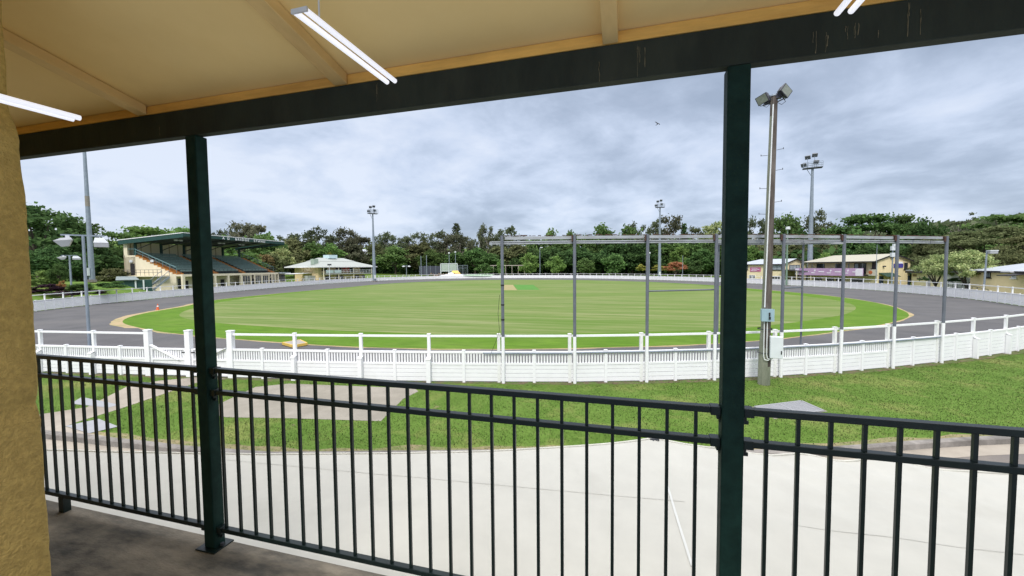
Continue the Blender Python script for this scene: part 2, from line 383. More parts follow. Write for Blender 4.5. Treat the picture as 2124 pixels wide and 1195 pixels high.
# cricket pitch strips
for nm, P, mt in (('pitch_clay', [gz(1040,602), gz(1072,602), gz(1064,591), gz(1040,591)], M('dry_pitch', (.27,.23,.10), .95, .1, .6)),
                  ('pitch_turf', [gz(1074,601.5), gz(1120,601.5), gz(1106,591), gz(1065,591)], M('watered_turf', (.060,.19,.018), .95, .1, .6))):
    sheet(nm, P, .020, mt)
# concrete paths and pads
def gp(*pts): return [gz(*p) for p in pts]
sheet('path', gp((330,790),(405,783),(470,786),(420,790),(250,848),(165,874),(135,885),(185,899),(260,912),(90,893),(40,880),(40,866),(95,858),(180,845),(262,803)), .006, path_m)
PADS = [('concrete_pad', gp((455,838),(530,803),(600,796),(860,806),(868,812),(836,828),(790,874),(600,868),(470,866),(430,858)), .006, pad_m),
        ('path_slab', gp((146,838),(170,824),(247,840),(225,846)), .010, pale_m),
        ('grey_lid', gp((135,885),(205,870),(246,886),(185,900)), .018, pale_m)]
for nm, P, z, mt in PADS: sheet(nm, P, z, mt)
P = gp((1566,845),(1662,833),(1708,853),(1610,867))
c = sum(P, Vector())/4
sheet('concrete_surround', [c+(p-c)*1.12 for p in P], .004, pad_m)
h = thing('drain_grate', 'flat pale grated drain cover set in the lawn right of the steel post', 'drain cover', c)
b = MB(); q = [p-c for p in P]
for i in range(26):
    a = q[0].lerp(q[3], i/25); d = q[1].lerp(q[2], i/25); b.bar(a+Vector((0,0,.018)), d+Vector((0,0,.018)), .022, .014)
b.build('bars', pale_m, h)
b = MB()
for i in range(4): b.bar(q[i]+Vector((0,0,.02)), q[(i+1)%4]+Vector((0,0,.02)), .05, .03)
b.bar(q[0].lerp(q[1],.5)+Vector((0,0,.022)), q[3].lerp(q[2],.5)+Vector((0,0,.022)), .05, .02)
b.build('frame', pale_m, h)
b = MB(); b.v = [tuple(p+Vector((0,0,.008))) for p in q]; b.f = [(0,1,2,3)]; b.build('sump', M('pale_sump', (.40,.40,.42), .9), h)

# grass blades on the near lawn (nobody could count them)
rs = np.random.RandomState(3)
excl = [[(p.x, p.y) for p in P] for nm, P, z, mt in PADS] + [[(p.x, p.y) for p in gp((330,790),(405,783),(470,786),(420,790),(250,848),(135,885),(260,912),(90,893),(40,880),(40,866),(180,845),(262,803))],
        [(p.x, p.y) for p in [c+(p-c)*1.12 for p in P]]]
vs = []; n_t = 0
for _ in range(420000):
    x = rs.uniform(-24, 31); k = kerb(x); y = k + .08 + rs.uniform(0, 1)**1.15*17
    if math.hypot(x, y) > 36: continue
    if n_t > 170000: break
    # inside the strip between kerb and fence
    i = min(range(0, 27), key=lambda q: abs(POSTS[q].x-x)); j = i+1 if POSTS[i].x < x or i == 0 else i-1
    p, q = POSTS[i], POSTS[j]; fy = p.y + (q.y-p.y)*(x-p.x)/((q.x-p.x) or 1)
    if y > fy-.05: continue
    nv = mnoise.noise(Vector((x*.75, y*.75, 3)))
    if (y-k < .35 and rs.rand() < .6) or (fy-y < .4 and rs.rand() < .8): continue
    if any(inside(x, y, e) for e in excl): continue
    a = rs.uniform(0, 2*PI); hh = rs.uniform(.016, .042)*(1-.3*nv); w = rs.uniform(.005, .011); lx, ly = rs.normal(0, .016, 2)
    vs += [(x-w*math.cos(a), y-w*math.sin(a), 0), (x+w*math.cos(a), y+w*math.sin(a), 0), (x+lx, y+ly, hh)]; n_t += 1
gb = MB(); gb.v = vs; gb.f = [(3*i, 3*i+1, 3*i+2) for i in range(n_t)]
gm = bpy.data.materials.new('grass_blades'); gm.use_nodes = True
N = gm.node_tree.nodes; L = gm.node_tree.links; b = N['Principled BSDF']; b.inputs['Roughness'].default_value = .8; b.inputs['Specular IOR Level'].default_value = .15
gi = N.new('ShaderNodeNewGeometry'); rp = N.new('ShaderNodeValToRGB'); e = rp.color_ramp.elements; e.new(.75); e.new(.93)
for k, (p, cc) in zip(e, [(0, (.062,.128,.014)), (.5, (.096,.176,.025)), (.8, (.145,.225,.048)), (1, (.20,.20,.08))]): k.position = p; k.color = (*cc, 1)
cu_ = N.new('ShaderNodeCombineXYZ'); cu_.inputs[2].default_value = 1; L.new(cu_.outputs[0], b.inputs['Normal']); L.new(gi.outputs['Random Per Island'], rp.inputs[0]); tc_ = N.new('ShaderNodeTexCoord')
def dry(sc, lo, hi, colr, src, amt):
    n_ = N.new('ShaderNodeTexNoise'); n_.inputs['Scale'].default_value = sc; n_.inputs['Detail'].default_value = 7; n_.inputs['Roughness'].default_value = .62; L.new(tc_.outputs['Object'], n_.inputs['Vector'])
    m_ = N.new('ShaderNodeMapRange'); m_.inputs['From Min'].default_value = lo; m_.inputs['From Max'].default_value = hi; m_.inputs['To Max'].default_value = amt; L.new(n_.outputs['Fac'], m_.inputs['Value'])
    x_ = N.new('ShaderNodeMix'); x_.data_type = 'RGBA'; x_.inputs['B'].default_value = (*colr, 1); L.new(m_.outputs[0], x_.inputs['Factor']); L.new(src, x_.inputs['A']); return x_.outputs['Result']
o_ = dry(.42, .47, .68, (.165, .17, .06), rp.outputs[0], .75); o_ = dry(1.3, .52, .66, (.046, .105, .012), o_, .6); o_ = dry(5.0, .55, .66, (.06, .12, .016), o_, .55)
L.new(o_, b.inputs['Base Color'])
tag(gb.build('grass', gm), 'short green mown lawn between the kerb and the white fence', 'grass', kind='stuff')

# ------------------------------------------------------------------ veranda
YF = 1.72; FZ = 2.7
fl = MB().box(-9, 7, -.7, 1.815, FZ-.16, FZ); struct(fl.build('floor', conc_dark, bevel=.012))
# rendered wall end beside the opening: rough silhouette
b = MB(); nz_ = 150; ys_ = [.60, .66, .72, .78, .84, .875, .892, .9]
def wob(z, s): return .004*mnoise.noise(Vector((z*7, s*.2, 0)))+.0035*mnoise.noise(Vector((z*26, s*.5, 4)))
for i in range(nz_+1):
    z = FZ-.2 + 4.6*i/nz_
    zn = 4.83; inset = .055*sstep(zn-.10, zn+.03, z)+.012*sstep(zn-.02, zn-.12, z)*sstep(zn-.3, zn-.14, z)
    chip = .022*math.exp(-((z-3.845)/.03)**2)
    for k, y in enumerate(ys_):
        xr = -1.945 - inset - chip*(.3+.7*(y > .85)) + wob(z, y*7) - (.012 if y > .895 else .004 if y > .88 else 0)
        b.v.append((xr, y + wob(z, 9)*.6*(y > .85), z))
n = len(ys_)
for i in range(nz_):
    for k in range(n-1): b.f.append((i*n+k, i*n+k+1, (i+1)*n+k+1, (i+1)*n+k))
base = len(b.v)
for i in range(nz_+1):
    z = FZ-.2 + 4.6*i/nz_; b.v += [(-9, .6, z), (-9, .9, z)]
for i in range(nz_):
    b.f.append((i*n+n-1, base+2*i+1, base+2*i+3, (i+1)*n+n-1)); b.f.append((base+2*i, i*n, (i+1)*n, base+2*i+2))
tag(b.build('rendered_wall', render_m, smooth=True), 'rough ochre rendered wall end cropping the left edge of the view', 'wall')
# roof over the veranda
CS = .2366; CZ0 = 5.232
def ceilz(y): return CZ0 + CS*(YF-y)
vr = thing('veranda_ceiling', 'cream sheeted veranda ceiling with ochre rafters sloping to the green beam', 'ceiling', (0, YF, 0))
b = MB().slab((-9, -1.2-YF, ceilz(-1.2)), (-9, .075, ceilz(1.795)), (9, .075, ceilz(1.795)), (9, -1.2-YF, ceilz(-1.2)), .02)
b.build('lining', ochre, vr)
b = MB().slab((-9, -1.2-YF, ceilz(-1.2)+.12), (9, -1.2-YF, ceilz(-1.2)+.12), (9, .35, ceilz(2.07)+.12), (-9, .35, ceilz(2.07)+.12), .03); b.build('roof_sheet', roofw, vr)
for x, w in ((-2.655, .072), (-1.330, .072), (-.075, .060), (1.24, .064), (-3.98, .07), (2.5, .064)):
    b = MB(); y0, y1 = -1.1-YF, -.002
    zt0, zt1 = ceilz(-1.1)-.002, ceilz(YF-.002)-.002; dz = .052
    b.add([(x-w/2,y0,zt0-dz),(x+w/2,y0,zt0-dz),(x+w/2,y1,zt1-dz),(x-w/2,y1,zt1-dz),(x-w/2,y0,zt0),(x+w/2,y0,zt0),(x+w/2,y1,zt1),(x-w/2,y1,zt1)],
          [(3,2,1,0),(4,5,6,7),(0,1,5,4),(1,2,6,5),(2,3,7,6),(3,0,4,7)])
    b.build('rafter', timber, vr, bevel=.004)
b = MB().box(-9, 9, .003, .072, 5.180, CZ0-.006); b.build('wall_plate', plate_m, vr, bevel=.003)
b = MB().box(-9, 9, YF, YF+.052, 5.036, 5.177)
tag(b.build('header_beam', beamgreen, bevel=.004), 'dark green box beam carrying the veranda roof across both posts', 'beam')
# drip stains hanging on the beam: chalky streaks with their own shape
for x0, zt, ln, n in ((.03,5.165,.11,4), (-.10,5.12,.07,2), (.055,5.15,.09,2), (.62,5.12,.07,2), (.66,5.13,.08,3), (.745,5.14,.06,2), (.80,5.11,.06,2), (.905,5.16,.1,3), (.93,5.15,.1,2), (-1.12,5.16,.075,3), (-2.52,5.12,.05,2)): pass
st = MB()
for x0, zt, ln, n in ((.03,5.165,.115,5), (.06,5.15,.10,2), (-.115,5.125,.08,3), (.625,5.13,.08,2), (.655,5.115,.075,3), (.72,5.135,.05,2), (.745,5.13,.06,3), (.80,5.10,.05,1), (.895,5.165,.1,3), (.92,5.14,.1,2), (-1.13,5.165,.08,3), (-2.53,5.12,.05,2)):
    for k in range(n):
        xx = x0+rnd.uniform(-.008, .008); z = zt-rnd.uniform(0, .02); zz = max(5.038, z-ln*rnd.uniform(.35, 1)); w = rnd.uniform(.0003, .0013)
        pts = []
        for t in range(6):
            ww = w*(.5+rnd.random()*1.2); zc = z+(zz-z)*t/5; xc = xx+rnd.uniform(-.0015, .0015); pts.append((xc-ww, xc+ww, zc))
        for a, c in zip(pts[:-1], pts[1:]): st.quad((a[0], YF-.0015, a[2]), (c[0], YF-.0015, c[2]), (c[1], YF-.0015, c[2]), (a[1], YF-.0015, a[2]))
ob = st.build('drip_stains', M('chalky_drips', (.15, .13, .08), .9, .4, 40)); ob.parent = bpy.data.objects['header_beam']
# posts
def post(x0, x1, label):
    t = thing('veranda_post', label, 'post', ((x0+x1)/2, YF, FZ)); w = (x1-x0)/2
    MB().box(-w, w, 0, .067, .006, 5.0355-FZ).build('shaft', postgreen, t, bevel=.005)
    MB().box(-w-.032, w+.032, -.03, .095, 0, .008).build('base_plate', dkgreen, t, bevel=.002)
    for sx in (-1, 1): MB().tube((sx*(w+.018), .033, .012), (sx*(w+.018), .033, .026), .011, n=6).build('bolt', steelb, t)
    return t
post(-2.346, -2.270, 'dark green steel veranda post with a bolted base plate, nearer the ochre wall')
post(.348, .426, 'dark green steel veranda post standing left of the tall timber floodlight pole')
# railings
def railing(x0, x1, bal, label, lb=(0, 0), legs=()):
    t = thing('railing', label, 'railing', (x0, YF, FZ)); L_ = x1-x0; yc = .034
    MB().box(0, L_, yc-.0165, yc+.0185, 1.022, 1.048).build('top_rail', dkgreen, t, bevel=.003)
    MB().box(0, L_, yc-.0165, yc+.0185, .897, .922).build('mid_rail', dkgreen, t, bevel=.003)
    MB().box(0, L_, yc-.0165, yc+.0165, .097, .122).build('bottom_rail', dkgreen, t, bevel=.003)
    me = MB().box(-.0066, .0066, -.0066, .0066, .12, 1.024).mesh('baluster', dkgreen)
    for x in bal: inst(me, 'baluster', t, (x-x0, yc, 0))
    for e, s in ((0, 1), (L_, -1)):
        if (e == 0 and lb[0]) or (e > 0 and lb[1]):
            for z in (1.034, .909, .109):
                b = MB().box(min(e, e+s*.035), max(e, e+s*.035), yc-.022, yc+.024, z-.018, z+.0165)
                b.box(min(e, e+s*.012), max(e, e+s*.012), yc-.012, yc+.012, z-.036, z-.016).box(min(e, e+s*.004), max(e, e+s*.02), yc-.006, yc+.006, z-.05, z-.036); b.build('bracket', dkgreen, t, bevel=.002)
    for x in legs: MB().box(x-x0-.024, x-x0+.024, yc-.02, yc+.02, 0, .099).build('foot', dkgreen, t)
    return t
railing(-7.0, -2.348, [-2.4247-.1052*i for i in range(44)], 'dark green picket railing between the ochre wall and the first post', (0, 1), (-3.62, -6.0))
railing(-2.268, .346, [.2597-.1076*i for i in range(24)], 'long dark green picket railing between the two veranda posts', (1, 1))
railing(.428, 4.6, [.510+.1048*i for i in range(39)], 'dark green picket railing right of the second post', (1, 0))
# window-glass reflections of indoor tube lamps, built as added hanging tubes
glow = emat('reflected_tube', (.84, .86, 1.0), .50)  # glow of the reflections; no lamp hangs here
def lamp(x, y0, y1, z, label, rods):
    t = thing('tube_reflection', label, 'lamp', (x, (y0+y1)/2, z), 0, 'tube lamp reflections built under the ceiling'); h = (y1-y0)/2
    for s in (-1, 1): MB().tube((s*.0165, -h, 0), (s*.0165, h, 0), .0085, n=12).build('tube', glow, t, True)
    for y in rods: MB().tube((0, y, .0), (0, y, ceilz((y0+y1)/2+y)-z+.01), .0025, n=6).build('added_wire', lampwhite, t)  # wire added to carry the reflected tubes
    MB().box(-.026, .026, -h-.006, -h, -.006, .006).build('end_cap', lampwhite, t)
lamp(-.862, .955, 1.40, 5.0, 'window reflection of a twin tube lamp, built as tubes right of the middle left rafter', (-.15,))
lamp(-1.745, .35, .935, 4.8, 'window reflection of a twin tube lamp, built as tubes before the ochre wall', (0,))
lamp(.572, .90, 1.39, 5.0, 'window reflection of a twin tube lamp, built as tubes above the second post', (-.1,))

# ------------------------------------------------------------------ canvas awning below
edge = [gz(x, y, 2.4) for x, y in ((-320, 930), (100,934), (300,939), (540,943), (780,941), (1000,937), (1200,927), (1357,918), (1480,930), (1600,942), (1830,957), (2124,988), (2500, 1030))]
E_ = []
for i in range(len(edge)-1):
    for k in range(12): E_.append(edge[i].lerp(edge[i+1], k/12))
E_.append(edge[-1]); b = MB(); nr = 34
ci = 7*12
for i, p in enumerate(E_):
    for j in range(nr+1):
        t = j/nr; q = Vector((p.x*(1-.05*t), p.y*(1-t)+1.0*t, 2.4))
        d = (i-ci)/12
        sag = -.05*math.sin(PI*t)
        wr = 0
        if d > .2:
            a = q.x*1.2 + q.y*2.3
            wr = .024*math.sin(a*6.5+1.5*math.sin(a*1.1))*math.exp(-t*4.5)*sstep(.2, 1.4, d)
            wr += .007*math.sin(i*.9)*math.exp(-t*30)*sstep(.2, 1, d)
        rip = .003*mnoise.noise(Vector((q.x*2, q.y*2, 0)))
        b.v.append((q.x, q.y, q.z+sag+wr+rip+.05*math.exp(-(abs(i-ci)/6+t*14))))
m_ = nr+1
for i in range(len(E_)-1):
    for j in range(nr): b.f.append((i*m_+j, i*m_+j+1, (i+1)*m_+j+1, (i+1)*m_+j))
aw = b.build('canvas_awning', canvas, smooth=True)
tag(aw, 'large cream canvas awning stretched below the railing over the terrace', 'awning')
hem = MB(); hem.path([b.v[i*m_] for i in range(len(E_))], .012, 6); hem.build('hem_rope', M('cream_hem', (.66,.64,.56), .8), aw, True)
wl = MB()
def awz(x, y):
    best = min(range(len(b.v)), key=lambda i: (b.v[i][0]-x)**2+(b.v[i][1]-y)**2); return b.v[best][2]
pa, pb = gz(1382,1000,2.372), gz(1436,1170,2.37)
for k in range(14):
    a = pa.lerp(pb, k/14); c = pa.lerp(pb, (k+1)/14); w = Vector((.012, 0, 0))
    za, zc = awz(a.x, a.y)+.006, awz(c.x, c.y)+.006
    wl.quad((a.x-.009, a.y, za), (a.x+.009, a.y, za), (c.x+.009, c.y, zc), (c.x-.009, c.y, zc))
wl.build('ridge_weld', seam_m, aw)
for (x0, y0), (x1, y1) in (((900, 996), (1420, 1040)), ((1640, 1086), (2124, 1150)), ((470, 960), (900, 996))):
    wl = MB()
    for k in range(24):
        a = gz(x0+(x1-x0)*k/24, y0+(y1-y0)*k/24, 2.365); c = gz(x0+(x1-x0)*(k+1)/24, y0+(y1-y0)*(k+1)/24, 2.365)
        za, zc = awz(a.x, a.y)+.005, awz(c.x, c.y)+.005
        wl.quad((a.x, a.y-.0025, za), (c.x, c.y-.0025, zc), (c.x, c.y+.0025, zc), (a.x, a.y+.0025, za))
    wl.build('panel_seam', M('canvas_seam', (.515,.50,.445), .7), aw)
c = gz(1357, 918, 2.42)
tk = MB().tube(c+Vector((-.04,.02,.02)), c+Vector((.05,.02,.03)), .013, n=8); tk.tube(c+Vector((0,.02,.02)), c+Vector((.0,.16,-.05)), .009, n=6); tk.tube(c+Vector((-.02,-.03,-.005)), c+Vector((.0,.03,.03)), .01, n=6)
tk.build('corner_shackle', steelb, aw)
pr = MB().tube((c.x, c.y+.16, -.14), (c.x, c.y+.16, 2.40), .03, n=10); pr.build('corner_pole', galv, aw)
# ------------------------------------------------------------------ white ring fence
fence = thing('perimeter_fence', 'white timber fence ringing the whole oval and track', 'fence')
GATE_BAYS = {3, 4}                                              # between posts 3-4 and 4-5
PICKET = set(range(0, 15))
tall = MB().box(-.055, .055, -.05, .05, 0, 1.80).box(-.065, .065, -.06, .06, 1.80, 1.835).mesh('post', white)
tallw = MB().box(-.055, .055, -.05, .05, 0, 1.80).box(-.065, .065, -.06, .06, 1.80, 1.835).mesh('post', whited); stub = MB().box(-.075, .075, -.20, -.05, 0, .90).add([(-.085,-.215,.90),(.085,-.215,.90),(.085,-.05,.97),(-.085,-.05,.97),(-.085,-.215,.87),(.085,-.215,.87)], [(0,1,2,3),(4,5,1,0)]).mesh('post_stub', white)
big = MB().box(-.11, .11, -.09, .09, 0, 1.86).box(-.125, .125, -.105, .105, 1.86, 1.90).mesh('gate_post', white)
shortp = MB().box(-.05, .05, -.045, .045, 0, 1.20).box(-.062, .062, -.055, .055, 1.20, 1.225).mesh('short_post', white)
boards = MB(); pick = MB(); pick2 = MB(); rail = MB(); cap = MB(); wb = MB(); farp = MB(); fars = MB()
def frame_at(i):
    p = POSTS[i % NP]; q = POSTS[(i+1) % NP]; return p, q
def outward(t): return Vector((t.y, -t.x, 0))
order = sorted(range(NP), key=lambda i: POSTS[i].length)
near_set = set(order[:98])
orders = sorted(range(NP), key=lambda i: ((POSTS[i]+POSTS[(i+1) % NP])/2).length); near_s = set(orders[:98])
def bay(p, q, i, pickets, bo=boards, pi=pick, ca=cap):
    t = (q-p).normalized(); n = outward(t); L = (q-p).length; z = lambda h: Vector((0, 0, h))
    hs = [.045, .20, .355, .51] if pickets else [.045, .20, .355, .51, .665, .82, .965]
    for k, h in enumerate(hs):
        hh = .141 if not (h > .9) else .125
        off = n*(.020+.002*((k*7+i*3) % 5)/2); j = .006*mnoise.noise(Vector((i*1.7, k*2.3, 0)))
        bo.bar(p+off+z(h+hh/2+j), q+off+z(h+hh/2+j*.3), .022, hh)
    if pickets:
        bo.bar(p+n*.03+z(.70), q+n*.03+z(.70), .045, .075)
        m = int(L/.104)
        for k in range(m):
            c = p.lerp(q, (k+.5)/m)+n*(.012+.002*(k % 3)); pi.bar(c+z(.70), c+z(1.10), .020, .060, up=t)
    ca.bar(p+n*.01+z(1.135), q+n*.01+z(1.135), .085, .075)
for i in range(NP):
    p, q = frame_at(i); t = (q-p).normalized(); a = math.atan2(t.y, t.x); mid = (p+q)/2; n = outward(t)
    if i in (3, 4, 5): inst(big, 'gate_post', fence, p, a)
    elif i in near_set: inst(tallw if 9 <= i <= 16 else tall, 'post', fence, p, a)
    else: farp.bar(p, p+Vector((0,0,1.82)), .12, .11, up=t)
    if i in (1, 2, 6, 7, 8, 17, 18, 19, 20): inst(stub, 'post_stub', fence, p, a)
    if i in GATE_BAYS: continue
    if i in near_s: inst(shortp, 'short_post', fence, mid+n*.035, a)
    else: fars.bar(mid, mid+Vector((0,0,1.2)), .1, .09, up=t)
    pk = i in PICKET
    bay(p, mid, i, pk, pi=pick if i < 3 else pick2); bay(mid, q, i+.5, pk, pi=pick if i < 3 else pick2)
    rail.bar(p+Vector((0,0,1.745)), q+Vector((0,0,1.745)), .06, .075)
boards.build('board_panel', white, fence); pick.build('picket_panel', white, fence); pick2.build('picket_panel', white, fence); rail.build('top_rail', white, fence); cap.build('cap_rail', white, fence)
tag(farp.build('far_post', white, fence), kind='stuff'); tag(fars.build('far_short_post', white, fence), kind='stuff')
for i, lab in ((3, 'white picket gate leaf with diagonal brace, left of the first veranda post'), (4, 'white picket gate leaf mostly hidden behind the first veranda post')):
    p, q = POSTS[i], POSTS[i+1]; t = (q-p).normalized(); L = (q-p).length; a = math.atan2(t.y, t.x)
    g = thing('gate', lab, 'gate', p, a, 'white gate leaves in the near fence')
    x0, x1 = .13, L-.13
    b = MB().box(x0, x1, -.045, .0, 1.09, 1.16).box(x0, x1, -.045, 0, .67, .74).box(x0, x1, -.045, 0, .06, .13).box(x0, x0+.08, -.043, -.002, .06, 1.16).box(x1-.08, x1, -.043, -.002, .06, 1.16)
    b.build('frame', white, g)
    b = MB(); m = int((x1-x0)/.104)
    for k in range(m): xx = x0+(k+.5)*(x1-x0)/m; b.box(xx-.034, xx+.034, 0, .018, .70, 1.12)
    b.build('picket_panel', white, g)
    b = MB()
    for h in (.10, .255, .41, .555): b.box(x0+.02, x1-.02, 0, .02, h, h+.147)
    b.build('board_panel', white, g)
    b = MB(); b.bar((x0+.05, -.065, 1.28) if i == 3 else (x1-.05, -.065, 1.2), (x1-.3, -.065, .70) if i == 3 else (x0+.3, -.065, .66), .03, .11, up=(0, 1, 0)); b.build('brace', white, g)
    b = MB().box((x1-.16) if i == 3 else x0+.02, (x1-.02) if i == 3 else x0+.16, -.07, -.045, .98, 1.02); b.build('latch', black, g)
# weathered bases of the fence posts beside the gantry
# ------------------------------------------------------------------ steel gantry along the fence
GP = []
for i in range(9, 17):
    p = POSTS[i]; t = (POSTS[i+1]-POSTS[i-1]).normalized(); GP.append(p + t*.17 + outward(t)*.13)
gt = thing('steel_gantry', 'long row of tall grey steel posts carrying twin rusty channels above the fence', 'gantry', GP[0])
G0 = GP[0]; ZT = 5.46
for k, p in enumerate(GP):
    r = p-G0; t = (POSTS[10+k]-POSTS[8+k]).normalized(); a = math.atan2(t.y, t.x)
    o = MB().tube((0,0,1.74), (0,0,ZT), .057, n=14).build('post', gantry_m, gt, True); o.location = r; o.rotation_euler.z = a
    MB().tube(r, r+Vector((0,0,1.742)), .061, n=14).build('painted_sleeve', white, gt, True)
    if k not in (0,):
        MB().box(-.105, -.058, -.06, .08, ZT-.24, ZT-.02).build('rusty_bracket', rust, gt).location = r
ub = MB(); lb = MB(); rt = MB(); dr = MB()
for k in range(len(GP)-1):
    p, q = GP[k]-G0, GP[k+1]-G0; t = (q-p).normalized(); n = Vector((t.y, -t.x, 0)); s = -n*.11
    zj = .02*rnd.uniform(-1, 1)
    ub.bar(p+t*.1+s+Vector((0,0,ZT-.09)), q-t*.1+s+Vector((0,0,ZT-.09+zj)), .05, .11)
    for h, w in ((-.225, .045), (-.295, .045)): lb.bar(p+s+n*.03+Vector((0,0,ZT+h)), q+s+n*.03+Vector((0,0,ZT+h)), .06, w)
    lb.bar(p+s+Vector((0,0,ZT-.26)), q+s+Vector((0,0,ZT-.26)), .02, .09)
    L = (q-p).length; rt = MB()
    for j in range(14):
        c = p.lerp(q, (j+.5+rnd.uniform(-.4, .4))/14)+s+Vector((0,0,ZT-.012)); l = rnd.uniform(.03, .13); h = rnd.uniform(.012, .035)
        rt.bar(c-t*l+Vector((0,0,h/2-.008)), c+t*l+Vector((0,0,h/2-.008)), .054, h)
    rt.build('rust_crust', rust, gt)
    for j in (.32, .68):
        c = p.lerp(q, j)+s+n*.035; dr.bar(c+Vector((0,0,ZT-.35)), c+Vector((0,0,ZT-.2)), .09, .022)
p, q = GP[0]-G0, GP[1]-G0; t = (q-p).normalized(); n = Vector((t.y,-t.x,0))
for h, w in ((-.225, .045), (-.295, .045)): lb.bar(p-t*.45-n*.08+Vector((0,0,ZT+h)), p-n*.08+Vector((0,0,ZT+h)), .06, w)
ub.build('upper_channel', gantry_beam, gt); lb.build('lower_channel', gantry_beam, gt); dr.build('hanger_clip', steelb, gt)
cc = Vector((-.12, -.1, 0)); MB().path([cc+Vector((.03,.02,3.3)), cc+Vector((-.03,0,2.6)), cc+Vector((.02,0,2.0)), cc+Vector((-.07,0,1.7)), cc+Vector((-.3,-.02,1.15))], .007, 5).build('loose_cable', black, gt)
for z in (2.9, 2.35, 3.62): MB().tube(cc+Vector((.12,.1,z)), cc+Vector((.12,.1,z+.05)), .066, n=12).build('strap', black, gt)
# pipes along the fence face
pp = MB()
for k in range(0, 7):
    p, q = GP[k], GP[k+1]; t = (q-p).normalized(); n = outward(t); h = 1.135 if k else 1.12
    a = p-t*.75 if k == 0 else p+t*.085
    pp.tube(a-G0-n*.02+Vector((0,0,h)), q-t*.085-G0-n*.02+Vector((0,0,h)), .026, n=8)
pp.build('pipe_rail', galv, gt, True)
# second, lower frame standing inside the fence and tied back to the gantry
ip = []
for k, dx in ((3, .32), (5, -.68)):
    t = (POSTS[10+k]-POSTS[8+k]).normalized(); ip.append(None)
A = gr(1490, 560, 17.6); B = gr(1665, 560, 19.7)
A.z = B.z = 0
fr = thing('inner_pipe_frame', 'slender grey pipe frame on two posts just inside the fence, tied to the gantry', 'frame', A)
zt = 5.16
for p in (A, B): MB().tube(p-A, p-A+Vector((0,0,zt)), .036, n=10).build('post', gantry_m, fr, True)
MB().bar(Vector((0,0,zt-.04)), B-A+Vector((0,0,zt-.04)), .06, .09).build('top_bar', gantry_beam, fr)
MB().tube(Vector((0,0,3.38)), GP[2]-A+Vector((0,0,3.38)), .028, n=8).build('tie_bar', gantry_m, fr, True)
MB().tube(B-A+Vector((0,0,3.42)), GP[4]-A+Vector((0,0,3.42)), .028, n=8).build('tie_bar', gantry_m, fr, True)
for p, q in ((A, GP[3]), (B, GP[5])): MB().bar(p-A+Vector((0,0,zt-.04)), q-A+Vector((0,0,zt-.04)), .05, .07).build('top_tie', gantry_beam, fr)

# ------------------------------------------------------------------ timber floodlight pole in front of the fence
PB = gz(1584, 797)
pl = thing('floodlight_pole', 'tall weathered timber pole with two floodlights and a grey switch box', 'light pole', PB)
HP = 10.15; lean = Vector((.13, 0, 0))
b = MB(); n = 8; nseg = 30
for i in range(nseg+1):
    t = i/nseg; zz_ = HP*t; r = .205 if zz_ < 1.1 else .205-.045*min(1, (zz_-1.1)/.9) - .045*max(0, (zz_-2.0)/(HP-2))
    for k in range(n):
        a = 2*PI*(k+.3)/n; rr = r*(1+.05*mnoise.noise(Vector((k*1.3, t*6, 0))))
        b.v.append((math.cos(a)*rr+lean.x*t, math.sin(a)*rr, HP*t))
for i in range(nseg):
    for k in range(n): b.f.append((i*n+k, i*n+(k+1) % n, (i+1)*n+(k+1) % n, (i+1)*n+k))
b.f.append(tuple(range(nseg*n, nseg*n+n)))
sh = b.build('shaft', polew, pl); sh.data.materials.append(polec)
for f in sh.data.polygons:
    c = f.center
    if c.x < lean.x*c.z/HP-.03 and c.z < 9.6 or c.z < .6: f.material_index = 1  # left faces and foot take the paler green-grey
MB().tube((lean.x,0,HP), (lean.x,0,HP+.05), .135, .12, n=12).build('cap', galv, pl)
vd = (EYE-PB).normalized(); vd.z = 0; vd.normalize(); sd = Vector((-vd.y, vd.x, 0))      # towards viewer, sideways
MB().tube(vd*.17+Vector((-.02,0,2.8)), vd*.125+lean*.97+Vector((-.02,0,HP-.3)), .022, n=8).build('conduit', conduit, pl, True)
b = MB()
for s, z in ((-1, 8.15), (1, 8.3), (1, 7.6), (-1, 7.0), (1, 6.5), (-1, 6.1)):
    c = lean*(z/HP); b.tube(c+sd*s*.13+Vector((0,0,z)), c+sd*s*.34+Vector((0,0,z+.02)), .008, n=5); b.tube(c+sd*s*.33+Vector((0,0,z)), c+sd*s*.33+Vector((0,0,z+.06)), .012, n=5)
b.build('climbing_peg', steelb, pl)
def sbox(nm, c, w, h, d, m, rz, parent, bev=.012):
    o = MB().box(-w/2, w/2, -d/2, d/2, -h/2, h/2).build(nm, m, parent, bevel=bev); o.location = c; o.rotation_euler.z = rz; return o
rzv = math.atan2(vd.y, vd.x)+PI/2
o = sbox('switch_box', vd*.26-sd*-.06+Vector((0,0,2.54)), .38, .42, .20, boxgrey, rzv+.25, pl)
MB().box(-.195, .195, -.115, -.098, -.215, .215).build('door', boxgrey, o)
MB().box(.02, .06, -.16, -.12, -.03, .10).box(.02, .075, -.16, -.12, -.14, -.05).build('handle', black, o)
o = sbox('meter_cabinet', vd*.24+sd*.345+Vector((0,0,1.42)), .38, .76, .22, boxpale, rzv+.12, pl)
MB().box(-.182, .182, -.122, -.109, -.365, .365).build('door', boxpale, o)
MB().box(.13, .16, -.14, -.12, -.22, -.10).build('handle', black, o)
b = MB()
for dx, z0 in ((-.02, .95), (.07, 1.0)):
    c = vd*.27-sd*-dx
    b.path([c+Vector((0,0,2.34)), c+Vector((0,0,z0+.12)), c+sd*.03+Vector((0,0,z0)), c+sd*.14+Vector((0,0,z0-.02)), c+sd*.20+Vector((0,0,z0+.06))], .016, 7)
b.build('bent_conduit', conduit, pl, True)
